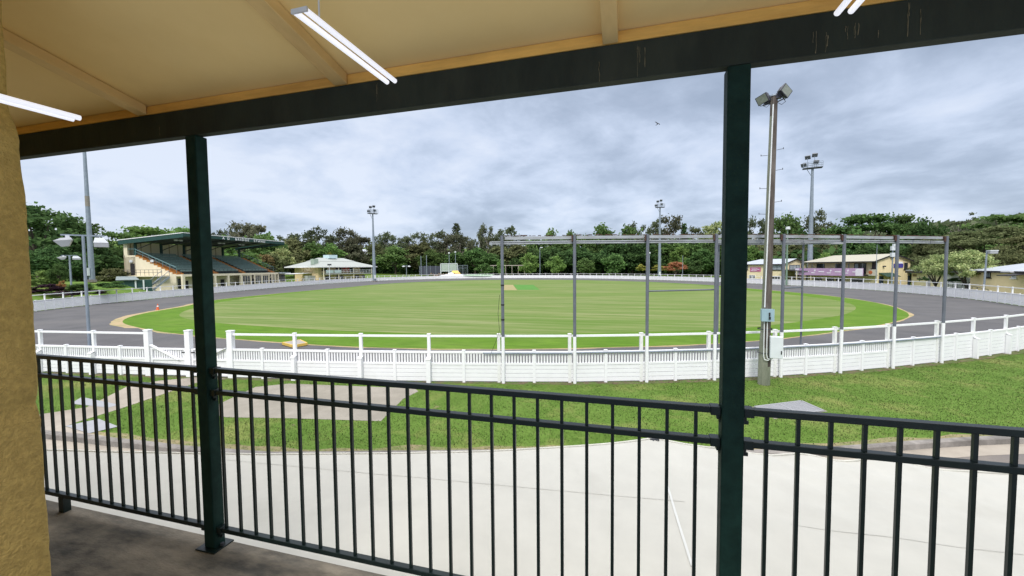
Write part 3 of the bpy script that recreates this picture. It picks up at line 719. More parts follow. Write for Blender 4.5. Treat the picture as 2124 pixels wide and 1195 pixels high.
MB().tube((0,0,2.0), (0,0,2.035), .24, n=12, cap=False).tube((0,0,1.15), (0,0,1.18), .245, n=12, cap=False).build('strap', steelb, pl)
lampgrey = M('grey_lamp_casing', (.14,.15,.17), .5, .1); lampgrey2 = M('grey_lamp_lens', (.09,.10,.115), .3, .1)
def flood(parent, c, aim, w, h, d, m=lampbody, gm=lampglass, roll=0, up=Vector((0,0,1))):
    """a floodlight: tapered housing behind a flat glass, carried in a yoke"""
    aim = aim.normalized(); s = aim.cross(up).normalized(); u = s.cross(aim)
    if roll: s, u = s*math.cos(roll)+u*math.sin(roll), u*math.cos(roll)-s*math.sin(roll)
    P = lambda x, y, z: c + s*x + aim*y + u*z
    b = MB()
    f_ = [P(-w/2,0,-h/2), P(w/2,0,-h/2), P(w/2,0,h/2), P(-w/2,0,h/2)]; k = [P(-w/2,-.18*d,-h/2), P(w/2,-.18*d,-h/2), P(w/2,-.18*d,h/2), P(-w/2,-.18*d,h/2)]
    e = [P(-w*.32,-d,-h*.28), P(w*.32,-d,-h*.28), P(w*.32,-d,h*.30), P(-w*.32,-d,h*.30)]
    b.add(f_+k, [(0,1,2,3),(0,4,5,1),(1,5,6,2),(2,6,7,3),(3,7,4,0)]); b.add(k+e, [(0,4,5,1),(1,5,6,2),(2,6,7,3),(3,7,4,0),(7,6,5,4)])
    o = b.build('floodlight', m, parent)
    g = .44; MB().add([P(-w*g,.006,-h*g), P(w*g,.006,-h*g), P(w*g,.006,h*g), P(-w*g,.006,h*g)], [(0,1,2,3)]).build('glass', gm, o)
    return o, P
L0 = Vector((lean.x, 0, HP-.12))
for sx, cx, cz, aim, roll in ((-1, -.36, .06, vd*.75-sd*.42+Vector((0,0,-.42)), -.22), (1, .36, .20, vd*.55+sd*.55+Vector((0,0,-.10)), .62)):
    c = L0 + sd*cx + vd*.12 + Vector((0,0,cz))
    o, P = flood(pl, c, aim, .40, .30, .26, roll=roll)
    ar = MB().tube(L0+sd*sx*.1+Vector((0,0,-.08)), c-Vector((0,0,.24))-aim.normalized()*.1, .022, n=8)
    ar.path([c-Vector((0,0,.24))-aim.normalized()*.1, P(-.2,-.1,-.17), P(-.21,-.1,.0)], .012, 6).path([c-Vector((0,0,.24))-aim.normalized()*.1, P(.2,-.1,-.17), P(.21,-.1,.0)], .012, 6)
    ar.build('bracket', steelb, pl); ar = MB().box(-.09,.09,-.07,.07,-.08,.08).build('ballast', lampbody, pl); ar.location = P(0,-.22,-.16)
    MB().path([L0+sd*sx*.1+Vector((0,0,-.1)), L0+sd*sx*.22+Vector((0,0,-.2)), L0+sd*sx*.34+Vector((0,0,-.12)), P(0,-.2,-.1)], .008, 5).build('cable', black, pl)
# white camera-style lamp peeping out behind the pole
# ------------------------------------------------------------------ twin-head lamp posts
def twin_lamp(base, top, label, spread=.75, hw=.62, yaw=0, mt=galv, group='lamp posts around the track', left_open=True, r=.055):
    t = thing('lamp_post', label, 'lamp post', base, yaw, group)
    MB().tube((0,0,0), (0,0,top), r*1.25, r, n=12).build('pole', mt, t, True)
    MB().tube((0,0,0), (0,0,.03), r*2.4, n=8).build('base_plate', mt, t)
    MB().box(-spread-.12, spread+.12, -.03, .03, top-.02, top+.045).build('crossarm', mt, t)
    for s in (-1, 1):
        c = Vector((s*spread, 0, top-.30)); w, d, h = hw/2, .25, .15
        if s < 0:
            b = MB().add([c+Vector(v) for v in ((-w-.08,-d,.02),(w,-d,.10),(w,d,.10),(-w-.08,d,.02),(-.10,-d*.8,-.24),(w*.55,-d*.8,-.20),(w*.55,d*.8,-.20),(-.10,d*.8,-.24),(-w*.4,-d*.7,.16),(w*.8,-d*.7,.2),(w*.8,d*.7,.2),(-w*.4,d*.7,.16))],
                         [(0,4,5,1),(1,5,6,2),(2,6,7,3),(3,7,4,0),(7,6,5,4),(0,1,9,8),(1,2,10,9),(2,3,11,10),(3,0,8,11),(8,9,10,11)])
            o = b.build('lamp_head', lampdiff, t)
            MB().box(-.07, .07, -.05, .05, 0, .16).build('neck', lampwhite, o).location = c+Vector((.1,0,.14))
        else:
            b = MB().add([c+Vector(v) for v in ((-w,-d,-.02),(w,-d,-.02),(w,d,-.02),(-w,d,-.02),(-w*.8,-d*.6,.22),(w*.35,-d*.6,.22),(w*.35,d*.6,.22),(-w*.8,d*.6,.22))],
                         [(3,2,1,0),(0,1,5,4),(1,2,6,5),(2,3,7,6),(3,0,4,7),(4,5,6,7)])
            o = b.build('lamp_head', lampwhite, t)
            MB().box(c.x-w*.97, c.x+w*.97, c.y-d*.97, c.y+d*.97, c.z-.22, c.z-.022).build('diffuser', lampdiff, o)
    return t
p = gz(188, 750); twin_lamp(p, zat(172, 489, math.hypot(p.x, p.y)), 'slim grey lamp post with two white lamp heads on a crossarm, at the near fence', yaw=1.02, spread=.60, hw=.52)
p = xy(146, 76); twin_lamp(Vector((p.x, p.y, 0)), zat(139, 530, 76), 'smaller twin lamp post beyond the far left fence near the garden bed', yaw=1.0, spread=.62, hw=.75, r=.09)
def stick(px, r, ytop, label, kind, rad=.12, name='lamp_post', cat='lamp post', head=True, mt=galv, heads=None, yb=None):
    p = xy(px, r); z0 = terrain(p.x, p.y); z1 = zat(px, ytop, r); t = thing(name, label, cat, (p.x, p.y, z0)); h = z1-z0
    MB().tube((0,0,0), (0,0,h), rad*1.2, rad*.8, n=8).build('pole', mt, t, True)
    if kind == 'single':
        MB().bar((0,0,h-.05), (.7,-.1,h+.05), .1, .1).build('arm', mt, t); MB().box(.1, 1.2, -.35, .15, h-.08, h+.25).build('lamp_head', lampwhite, t)
    elif kind == 'double':
        MB().box(-1.5, 1.5, -.06, .06, h-.06, h+.06).build('crossarm', mt, t)
        for s in (-1, 1):
            MB().add([(s*1.2-.6,-.3,h-.5),(s*1.2+.6,-.3,h-.5),(s*1.2+.6,.3,h-.5),(s*1.2-.6,.3,h-.5),(s*1.2-.3,-.2,h-.05),(s*1.2+.3,-.2,h-.05),(s*1.2+.3,.2,h-.05),(s*1.2-.3,.2,h-.05)],
                     [(3,2,1,0),(0,1,5,4),(1,2,6,5),(2,3,7,6),(3,0,4,7),(4,5,6,7)]).build('lamp_head', lampwhite, t)
    elif kind == 'ball': 
        MB().tube((0,-.1,h), (0,-.1,h+.55), .45, .38, n=8).build('lamp_head', lampwhite, t)
    elif kind == 'speaker':
        for z, s in ((h-.6, -1), (h-1.7, -1), (h-.2, 1)): MB().box(s*.15-.35, s*.15+.35, -.5, -.1, z-.35, z+.35).build('speaker_horn', lampwhite, t)
    t.rotation_euler.z = YAW*.6
    return t
stick(843, 178, 551, 'short twin lamp pole on the grass right of the pavilion floodlight tower', 'double', .14)
stick(873.5, 182, 531, 'bare grey pole, left of a close pair before the far trees', None, .16, 'net_pole', 'pole')
stick(885, 182, 529.5, 'bare grey pole, right of a close pair before the far trees', None, .16, 'net_pole', 'pole')
stick(932, 186, 526, 'thin lamp pole behind the left half of the sight screen', 'ball', .14)
stick(945, 186, 524, 'thin lamp pole behind the right half of the sight screen', 'ball', .14)
stick(1120, 172, 514, 'slim grey lamp pole between two lawn trees under the gantry', 'single', .13)
stick(1347, 168, 526, 'grey lamp pole with a round head beside the yellow hedge', 'ball', .15)
stick(1416, 150, 530, 'thin bare pole in front of the orange flowering tree', None, .09, 'net_pole', 'pole')
stick(1632, 104, 476, 'tall thin green lamp pole in front of the small cream building', 'ball', .16, mt=M('green_pole', (.16, .24, .18), .6))
stick(1851, 96, 508, 'grey pole with white horn speakers beside the two storey building', 'speaker', .10, 'speaker_pole', 'speaker pole')
stick(1818, 95, 508, 'thin aerial mast at the corner of the two storey building', None, .045, 'aerial_mast', 'mast')
p = xy(2043, 73); t = thing('lamp_post', 'grey lamp post with one white box lamp before the hipped roof cottage', 'lamp post', (p.x, p.y, 0))
h = zat(2047, 521, 73)
MB().tube((0,0,0), (.12,0,h), .10, .08, n=10).build('pole', galv, t, True); MB().bar((.1,0,h), (.5,-.2,h), .08, .08).build('arm', galv, t); MB().box(.15, .85, -.45, .1, h-.30, h-.02).build('lamp_head', lampdiff, t); MB().box(.12, .88, -.48, .13, h-.018, h+.10).build('lamp_cover', lampwhite, t)

# ------------------------------------------------------------------ floodlight towers
def tower(px, r, ytop, label, rb, rt_, w=7.0, face=0.0, heads=True, band=None, yc=None):
    p = xy(px, r); z0 = terrain(p.x, p.y); t = thing('floodlight_tower', label, 'floodlight tower', (p.x, p.y, z0), face, 'floodlight towers round the oval'); h = zat(px, ytop, r)-z0
    b = MB(); seg = 5
    for k in range(seg): b.tube((0,0,h*k/seg), (0,0,h*(k+1)/seg), rb+(rt_-rb)*k/seg, rb+(rt_-rb)*(k+1)/seg, n=12, cap=(k == seg-1))
    b.build('mast', galv, t, True); MB().tube((0,0,0), (0,0,.4), rb*1.5, n=12).build('footing', kerb_m, t)
    if band: MB().tube((0,0,h*band), (0,0,h*band+1.6), (rb+(rt_-rb)*band)*1.02, n=12, cap=False).build('rusty_collar', M('mast_collar', (.22,.20,.17), .8), t, True)
    MB().box(-.25, .25, -rb-.3, -rb, 1, 2.2).build('control_box', boxpale, t)
    if heads:
        MB().box(-w/2, w/2, -.8, .8, h-.12, h).build('platform', steelb, t)
        b = MB()
        for z in (.4, .8, 1.2):
            for y in (-.8, .8): b.bar((-w/2, y, h+z), (w/2, y, h+z), .06, .06)
        for x in (-w/2, -w/4, 0, w/4, w/2):
            for y in (-.8, .8): b.bar((x, y, h), (x, y, h+1.2), .06, .06)
        b.build('guard_rail', galv, t); MB().tube((0,0,h-2.2), (-w*.3,0,h-.1), .06, n=6).build('brace', galv, t)
        for x, z, ax in ((-w*.48, .7, -.5), (-w*.28, 2.6, -.3), (w*.08, 3.0, .1), (w*.16, 1.2, .2)):
            MB().tube((x, -.5, h), (x, -.5, h+z*w/4.2), .05, n=6).build('lamp_stalk', galv, t)
            flood(t, Vector((x, -.6, h+z*w/4.2)), Vector((ax, -1, -.75)), .29*w, .23*w, .2*w, m=lampgrey, gm=lampgrey2)
    return t
tower(190, 92, 60, 'thick tapered floodlight tower at far left rising out of view behind the beam', .37, .05, heads=False, band=.30)
tower(776, 141, 443, 'grey floodlight tower standing right of the pavilion', .60, .20, 3.0, YAW+.6)
tower(1368, 158, 430, 'grey floodlight tower rising above the middle of the gantry', .62, .22, 3.1, YAW-.2)
tower(1680, 118, 349, 'grey floodlight tower behind the gap between the two cream buildings', .62, .24, 3.7, YAW-.5)
# ------------------------------------------------------------------ buildings
def site(pxa, ra, pxb, rb_):
    A = xy(pxa, ra); B = xy(pxb, rb_); d = B-A; return A, math.atan2(d.y, d.x), d.length
def enddepth(A, rz, L, px):                      # depth of the right end wall, read from the column of its far corner
    u, v = Vector((math.cos(rz), math.sin(rz), 0)), Vector((-math.sin(rz), math.cos(rz), 0)); P = A+u*L; d = ray(px, 555)
    return -(P.x*d.y-P.y*d.x)/(v.x*d.y-v.y*d.x)
def win(parent, x0, x1, z0, z1, y=0, face='front', glass=glassd, fr=trimd, name='window', mull=1, L=0, sill=True, hood=None):
    """framed window set proud of a wall; face front: plane y = const looking to -y; right/left: plane x = const"""
    f = MB(); t = .09
    def bx(b, a0, a1, c0, c1, d0, d1):
        if face == 'front': b.box(a0, a1, y-d1, y-d0, c0, c1)
        elif face == 'right': b.box(y+d0, y+d1, a0, a1, c0, c1)
        else: b.box(y-d1, y-d0, a0, a1, c0, c1)
    bx(f, x0, x1, z1-t, z1, -.05, .06); bx(f, x0, x1, z0, z0+t, -.05, .06); bx(f, x0, x0+t, z0+t, z1-t, -.05, .06); bx(f, x1-t, x1, z0+t, z1-t, -.05, .06)
    for k in range(1, mull+1): xm = x0+(x1-x0)*k/(mull+1); bx(f, xm-.035, xm+.035, z0+t, z1-t, -.04, .05)
    o = f.build(name, fr, parent); g = MB(); bx(g, x0+t*.5, x1-t*.5, z0+t*.5, z1-t*.5, -.02, .02); g.build('pane', glass, o)
    if sill: s = MB(); bx(s, x0-.12, x1+.12, z0-.12, z0-.003, -.05, .14); s.build('sill', fr, o)
    if hood: s = MB(); bx(s, x0-.35, x1+.35, z1+.05, z1+.14, -.02, hood); s.build('hood', fr, o)
    return o
def gable(parent, x0, x1, y0, y1, ze, zr, m, ov=.5, hip=False, t=.12, hipl=0, hipr=0, fm=trimd):
    """roof with the ridge along x; hips inset hipl / hipr at the ends"""
    ym = (y0+y1)/2; sl = (zr-ze)/(ym-y0); zo = ze-ov*sl
    a, b_, c, d = (x0-ov, y0-ov, zo), (x1+ov, y0-ov, zo), (x1+ov, y1+ov, zo), (x0-ov, y1+ov, zo)
    e = (x0-ov+hipl, ym, zr); f = (x1+ov-hipr, ym, zr)
    b = MB(); vs = [a, b_, c, d, e, f]; n = 6
    vs2 = [(v[0], v[1], v[2]-t) for v in vs]
    fs = [(0,1,5,4),(2,3,4,5),(7,6,10,11),(9,8,11,10),(0,6,7,1),(2,8,9,3)]
    fs += [(1,2,5),(8,7,11),(1,7,8,2)] if hipr else [(1,7,11,5),(5,11,8,2)]
    fs += [(3,0,4),(6,9,10),(3,9,6,0)] if hipl else [(0,4,10,6),(4,3,9,10)]
    b.add(vs+vs2, fs)
    o = b.build('roof', m, parent)
    f_ = MB(); f_.bar((x0-ov, y0-ov-.03, zo-t*.6), (x1+ov, y0-ov-.03, zo-t*.6), .06, .22)
    if not hipr:
        f_.bar((x1+ov+.03, y0-ov, zo-t*.6), (x1+ov+.03, ym, zr-t*.6), .06, .22); f_.bar((x1+ov+.03, y1+ov, zo-t*.6), (x1+ov+.03, ym, zr-t*.6), .06, .22)
    f_.build('fascia', fm, o); return o
def walls(parent, x0, x1, y0, y1, ze, zr, m, gl=True, gr_=True, name='wall'):
    ym = (y0+y1)/2; b = MB()
    vs = [(x0,y0,-.6),(x1,y0,-.6),(x1,y1,-.6),(x0,y1,-.6),(x0,y0,ze),(x1,y0,ze),(x1,y1,ze),(x0,y1,ze),(x0,ym,zr if gl else ze),(x1,ym,zr if gr_ else ze)]
    b.add(vs, [(0,1,5,4),(2,3,7,6),(1,2,6,9,5),(3,0,4,8,7)]); return b.build(name, m, parent)

# --- grandstand (x along the front, y towards the back)
A, rz, GL = site(378, 97, 578, 117)
gs = thing('grandstand', 'cream concrete grandstand with green cantilever roof and tiered green benches', 'grandstand', A, rz)
GD = 11.9; PZ = 3.55; BZ = 7.15
def pzs(y): return 10.95 - (10.95-9.95)*y/GD
# podium with recessed bays
b = MB(); bays = [(0, 3.4), (4.1, 7.6), (8.2, 10.8), (11.4, GL*.62)]
b.box(0, GL, 0, .35, PZ-.42, PZ)
b.box(0, GL, 2.2, GD, -.5, PZ-.03)
for x in (0, 3.55, 7.05, 10.4, 13.9): b.box(x, x+.5, 0, .35, -.5, PZ-.42)
b.box(14.4, GL, .0, .35, -.5, .95); b.box(0, GL, .35, 2.2, PZ-.35, PZ-.03)
for x in (16.9, 17.95, 20.3, 22.7, 23.6, 24.9): 
    if x < GL-.3: b.box(x, x+.22, 0, .35, .95, PZ-.42)
b.box(GL-.3, GL, 0, GD, -.5, PZ-.03)
b.build('podium', cream2, gs)
for x0, x1, y in ((.9, 2.0, 2.19), (4.4, 6.3, 2.19), (8.0, 9.2, 2.19)): win(gs, x0, x1, 1.0, 2.75, y, mull=1)
for x0, x1 in ((14.5, 16.8), (18.3, 20.2), (20.6, 22.6), (24.0, 24.85)): 
    if x1 < GL: win(gs, x0, x1, 1.05, 3.0, .12, mull=2, fr=cream2, sill=False)
for x0, x1, y in ((2.35, 3.3, 2.18), (10.95, 11.9, 2.18), (17.15, 17.9, .15), (22.95, 23.6, .15)):
    MB().box(x0, x1, y-.06, y, 0, 2.3).build('door', trimd, gs)
for x in (25.2, GL+.6): pass
MB().box(GL-.02, GL+4.2, -.25, 4.5, PZ-.28, PZ-.02).build('side_canopy', roofw, gs)
b = MB().box(GL, GL+3.4, .8, 4.0, -.5, PZ-.3); b.build('side_room', cream2, gs)
for x0, x1 in ((GL+.2, GL+1.6), (GL+1.8, GL+3.2)): win(gs, x0, x1, 1.3, 3.0, .79, mull=1, sill=False)
# tiers
NT = 11; ty0, ty1 = 1.3, 9.5
tb = MB(); ben = MB()
for k in range(NT):
    y0 = ty0+(ty1-ty0)*k/NT; y1 = ty0+(ty1-ty0)*(k+1)/NT; z = PZ+(BZ-PZ)*(k+.5)/NT
    tb.box(.25, GL-.25, y0, ty1 if k == NT-1 else y1+.3, PZ-.3, z)
    for x0, x1 in ((1.5, 8.1), (9.5, 15.5), (17.0, GL-1.5)):
        ben.box(x0, x1, y0+.28, y0+.60, z+.34, z+.41)
        ben.box(x0, x1, y0+.66, y0+.70, z+.46, z+.66)
tb.build('terrace', M('terrace_dark_green', (.035, .05, .048), .8, .2), gs); ben.build('bench', benchg, gs)  # terrace steps in one dark green
for x0, x1 in ((.02, 1.35), (8.25, 9.3), (15.7, 16.8), (GL-1.35, GL-.02)):
    b = MB()
    for k in range(NT*2):
        y0 = ty0-.2+(ty1-ty0)*k/(NT*2); z = PZ+(BZ-PZ)*(k+1)/(NT*2)+.05; b.box(x0, x1, y0, y0+.52, z-.3, z)
    b.build('aisle_steps', orange, gs)
n = NT
for xx in (-.05, GL-.2):
    b = MB()
    for k in range(n):
        y0 = ty0+(ty1-ty0)*k/n; z = PZ+(BZ-PZ)*(k+.2)/n; b.box(xx, xx+.25, y0, GD, -.5 if k == 0 else PZ+(BZ-PZ)*(k-.8)/n, z)
    b.box(xx, xx+.25, ty1, GD, PZ, BZ+.02)
    b.build('end_wall', cream2, gs)
b = MB().box(-.05, GL*.86, GD-.3, GD-.05, PZ, 9.7).box(-.05, .25, ty1+1.6, GD-.3, BZ+.02, 9.9); b.build('back_wall', cream2, gs)
b = MB()
for k in range(12): x = 1.0+k*(GL*.86-1.2)/11; b.box(x-.06, x+.06, GD-.36, GD-.3, BZ, 9.7)
b.build('wall_batten', M('tan_batten', (.34, .26, .14), .8), gs)
for k in range(6):
    x = .5+k*(GL-1.0)/5; MB().box(x-.15, x+.15, ty1+.3, ty1+.7, BZ-.2, pzs(ty1)-.5).build('column', sgreen, gs)
for k in range(6):
    x = .5+k*(GL-1.0)/5; b = MB()
    b.bar((x, ty1+.5, pzs(ty1)-.75), (x, -.8, pzs(-.8)-.30), .16, .3); b.bar((x, ty1+.5, 8.2), (x, 4.5, pzs(4.5)-.5), .12, .12); b.build('roof_truss', steelb, gs)
rf = MB().slab((-.7, -1.2, pzs(-1.2)), (GL+.4, -1.2, pzs(-1.2)), (GL+.4, GD+.25, pzs(GD+.25)), (-.7, GD+.25, pzs(GD+.25)), .14).build('roof', M('stand_roof_sheet', (.10, .13, .13), .6), gs)
b = MB().box(-.75, GL+.75, -1.26, -1.205, pzs(-1.2)-.60, pzs(-1.2)-.02)
b.slab((-.76, -1.2, pzs(-1.2)-.02), (-.70, -1.2, pzs(-1.2)-.02), (-.70, GD+.25, pzs(GD+.25)-.02), (-.76, GD+.25, pzs(GD+.25)-.02), .75)
b.slab((GL+.70, -1.2, pzs(-1.2)-.02), (GL+.76, -1.2, pzs(-1.2)-.02), (GL+.76, GD+.25, pzs(GD+.25)-.02), (GL+.70, GD+.25, pzs(GD+.25)-.02), .75)
b.build('fascia', sgreen, rf)
b = MB().box(-.78, GL+.78, -1.32, -1.2, pzs(-1.2)+.0, pzs(-1.2)+.12); b.bar((-.75, -1.2, pzs(-1.2)+.05), (-.75, GD+.25, pzs(GD+.25)+.05), .14, .12); b.build('gutter', white, rf)
cu = bpy.data.curves.new('lettering', 'FONT'); cu.body = 'A D   BRIDGE   STAND'; cu.size = .66; cu.extrude = .02; cu.offset = .012; cu.space_character = 1.5; cu.align_x = 'LEFT'
cu.materials.append(white); o = bpy.data.objects.new('lettering', cu); COL.objects.link(o); o.parent = rf; o.location = (8.0, -1.285, pzs(-1.2)-.56); o.rotation_euler = (PI/2, 0, 0)
bpy.context.view_layer.update(); wl_ = o.dimensions.x; k_ = 12.2/max(wl_, .1)
me = bpy.data.meshes.new_from_object(o.evaluated_get(bpy.context.evaluated_depsgraph_get())); me.name = 'lettering'; me.materials.clear(); me.materials.append(white)
bpy.data.objects.remove(o); o = inst(me, 'lettering', rf, (8.0, -1.285, pzs(-1.2)-.56), 0, (k_, 1.0, 1)); o.rotation_euler = (PI/2, 0, 0)
for x in (2.4, 7.6, 12.5, 18): 
    b = MB()
    for dx in (-.5, .5): b.box(x+dx-.3, x+dx+.3, 2.8, 3.1, pzs(3)-.85, pzs(3)-.6)
    b.build('roof_lamp', lampwhite, gs)
b = MB()                                                 # front and side handrails
for x0, x1 in ((.2, GL-.2),):
    for z in (.5, 1.0): b.tube((x0, .6, PZ+z), (x1, .6, PZ+z), .03, n=5)
    for k in range(27): x = x0+(x1-x0)*k/26; b.tube((x, .6, PZ), (x, .6, PZ+1), .025, n=5)
b.build('front_rail', steelb, gs)
b = MB()
for xx in (.1, GL-.1):
    b = MB(); b.tube((xx, ty0, PZ+1.3), (xx, ty1+.2, BZ+1.2), .07, n=6); b.tube((xx, ty1+.2, BZ+1.2), (xx, GD, BZ+1.2), .06, n=6); b.tube((xx, ty0, PZ+.8), (xx, ty1+.2, BZ+.7), .03, n=6)
    for k in range(7): y = ty0+(ty1-ty0)*k/6; z = PZ+(BZ-PZ)*k/6; b.tube((xx, y, z), (xx, y, z+1.3), .035, n=5)
    b.build('side_rail', M('teal_rail', (.13, .24, .26), .5), gs)
# landing, stair and rail on the near end
ld = MB().box(-1.6, -.06, 2.6, GD+4, PZ-.35, PZ-.15).build('landing', cream2, gs)
b = MB()
for z in (.55, 1.05): b.tube((-1.55, 2.6, PZ-.15+z), (-1.55, GD+1, PZ-.15+z), .03, n=5)
for k in range(13): y = 2.6+k*(GD-1.6)/12; b.tube((-1.55, y, PZ-.15), (-1.55, y, PZ+.9), .03, n=5)
b.build('landing_rail', steelb, gs)
b = MB()
for k in range(14):
    t = k/14; b.box(-1.6-.3*(k+1), -1.6-.3*k, 1.0, 2.5, PZ-.35-(PZ-.1)*t-.06, PZ-.35-(PZ-.1)*t)
b.bar((-1.6, 1.0, PZ-.4), (-5.9, 1.0, .1), .08, .32); b.bar((-1.6, 2.5, PZ-.4), (-5.9, 2.5, .1), .08, .32)
for y in (1.0, 2.5):
    b.bar((-1.6, y, PZ+.7), (-5.9, y, 1.2), .06, .06)
    for k in range(6): t = k/5; b.tube((-1.6-4.3*t, y, PZ-.35-(PZ-.45)*t), (-1.6-4.3*t, y, PZ+.7-(PZ-.5)*t), .03, n=5)
b.build('stair', M('galvanised_stair', (.25, .28, .31), .5), gs)
MB().box(-.09, -.05, GD-2.2, GD-1.3, PZ-.1, PZ+2.1).build('end_door', trimd, gs)
for y in (GD-1.6, GD-6.0): MB().box(-.25, -.05, y-.3, y+.3, PZ+2.3, PZ+2.75).build('wall_lamp', lampwhite, gs)
A2, rz2, L2 = site(244, 92, 314, 92)
s = thing('green_shed', 'low dark green fenced enclosure beside the end stair of the grandstand', 'shed', A2+Vector((0,0,.0)), rz2)
MB().box(0, L2, 0, 5, -.5, 2.75).build('panel_wall', sgreen, s); MB().slab((-.3,-.4,2.85),(L2*.62,-.4,2.85),(L2*.5,4,3.35),(-.3,4,3.35),.1).build('roof', M('shed_roof_grey', (.20,.24,.24), .6), s)
for x in (L2*.5, L2*.74): MB().box(x-.1, x+.1, -.12, -.003, -.5, 2.75).build('post', boxpale, s)

# --- pavilion
A, rz, PL = site(660, 146, 754, 157)
pv = thing('pavilion', 'two storey cream pavilion under a big pale hipped roof with a deep veranda', 'pavilion', A, rz); PD = 12.5
def pz(y, px=705, r=150): return zat(px, y, r)
ze, z1_, zr = pz(552.5), pz(542.5), pz(534.2)
walls(pv, 0, PL, 0, PD, ze, ze, M('pavilion_cream', (.74, .58, .34), .8, .08, .8), False, False)
b = MB(); o1 = 2.2; i1 = 2.7; ym = PD/2
vs = [(-o1,-o1-.6,ze-.1),(PL+o1+1.6,-o1-.6,ze-.1),(PL+o1+1.6,PD+o1,ze-.1),(-o1,PD+o1,ze-.1),(i1,i1*.8,z1_),(PL-i1+1.2,i1*.8,z1_),(PL-i1+1.2,PD-i1*.8,z1_),(i1,PD-i1*.8,z1_)]
b.add(vs, [(0,1,5,4),(1,2,6,5),(2,3,7,6),(3,0,4,7),(3,2,1,0)]); rf = b.build('roof', rooff, pv)
b = MB(); i2 = i1+.0; z2 = z1_+.10
vs = [(i2,i1*.8,z2),(PL-i2+1.2,i1*.8,z2),(PL-i2+1.2,PD-i1*.8,z2),(i2,PD-i1*.8,z2),(i2+1.8,ym,zr),(PL-i2-.8,ym,zr)]
b.add(vs+[(v[0],v[1],z1_-.05) for v in vs[:4]], [(0,1,5,4),(1,2,5),(2,3,4,5),(3,0,4),(0,6,7,1),(1,7,8,2),(2,8,9,3),(3,9,6,0)]); b.build('upper_roof', rooff, rf)
MB().box(PL*.42, PL*.60, ym-1.6, ym+1.6, zr-.2, pz(528)).build('roof_plant', M('pale_blue_plant_box', (.52,.66,.70), .5), rf)
b = MB().box(-.4, 1.2, 1.5, 3.2, ze+.6, pz(537.5)); b.build('air_conditioner', M('grey_green_unit', (.30,.37,.31), .6), rf); MB().box(.2,.8,2.4,3.0,ze-.1,ze+.6).build('plinth', trimd, rf)
b = MB().bar((-o1, -o1-.6, ze-.22), (PL+o1+1.6, -o1-.6, ze-.22), .12, .24); b.bar((-o1, -o1-.6, ze-.22), (-o1, PD+o1, ze-.22), .12, .24); b.build('fascia', white, rf)
fl_ = pz(566.5)
dk = MB().box(1.0, PL+1.6, -2.6, 0, fl_-.35, fl_-.05).build('balcony', M('balcony_grey', (.36,.37,.36), .7), pv)
b = MB()
for z in (.55, 1.05): b.tube((1.0, -2.55, fl_+z), (PL+1.6, -2.55, fl_+z), .045, n=5)
for k in range(15): x = 1.0+(PL+.6)*k/14; b.tube((x, -2.55, fl_), (x, -2.55, fl_+1.05), .04, n=5)
b.build('railing', boxpale, dk)
for x0, x1 in ((.9, 3.6), (4.0, 6.6)): MB().box(x0, x1, -2.62, -2.58, fl_+.1, fl_+.98).build('glass_panel', M('frosted_panel', (.42,.52,.52), .4), dk)
H2 = ze-fl_
u = PL/94.0
for x0, x1, nm in ((12, 22, 0), (39, 51, 1), (68, 78, 2), (91, 101, 3)):
    win(pv, x0*u-1, x1*u-1, fl_+.25 if nm > 1 else fl_+.9, fl_+H2*.82, -.003, mull=1, sill=nm < 2)
for x0, x1 in ((55, 60.0), (62.2, 67)): MB().box(x0*u-1, x1*u-1, -.08, -.005, fl_+.4, fl_+H2*.86).build('red_banner', redb, pv)
for x in (52.5*u-1,): MB().box(x, x+.5, -.08, -.005, fl_+.4, fl_+H2*.86).build('dark_banner', M('maroon_banner', (.25,.03,.03), .7), pv)
for x in (.2, PL*.32, PL*.65, PL+1.4): MB().box(x-.11, x+.11, -2.5, -2.28, -.6, ze-.15).build('post', cream2, pv)
for x0, x1 in ((18, 28), (40, 54), (80, 88), (95, 102)): win(pv, x0*u-1, x1*u-1, .2, fl_-.8, -.003, mull=0, sill=False, glass=glassd)
win(pv, PD*.3, PD*.6, fl_+.6, fl_+H2*.8, 0, 'left', mull=0, glass=cream, fr=M('tan_frame', (.42,.28,.12), .7), sill=False)
MB().slab((-7,3,2.9),(-.3,3,3.1),(-.3,8,3.1),(-7,8,2.9),.12).build('awning', white, pv)
MB().box(-2.8, .0, 1.5, 3.0, -.5, 2.2).build('lean_to', M('lean_to_grey', (.36,.38,.37), .7), pv)
p = xy(683, 139); t = thing('lamp_post', 'thin white pole in front of the pavilion balcony', 'lamp post', (p.x, p.y, 0)); h = zat(683, 550, 139)
MB().tube((0,0,0), (0,0,h), .12, .09, n=8).build('pole', lampwhite, t, True); MB().box(-.5,.7,-.2,.2,h-.1,h+.35).build('lamp_head', lampbody, t)

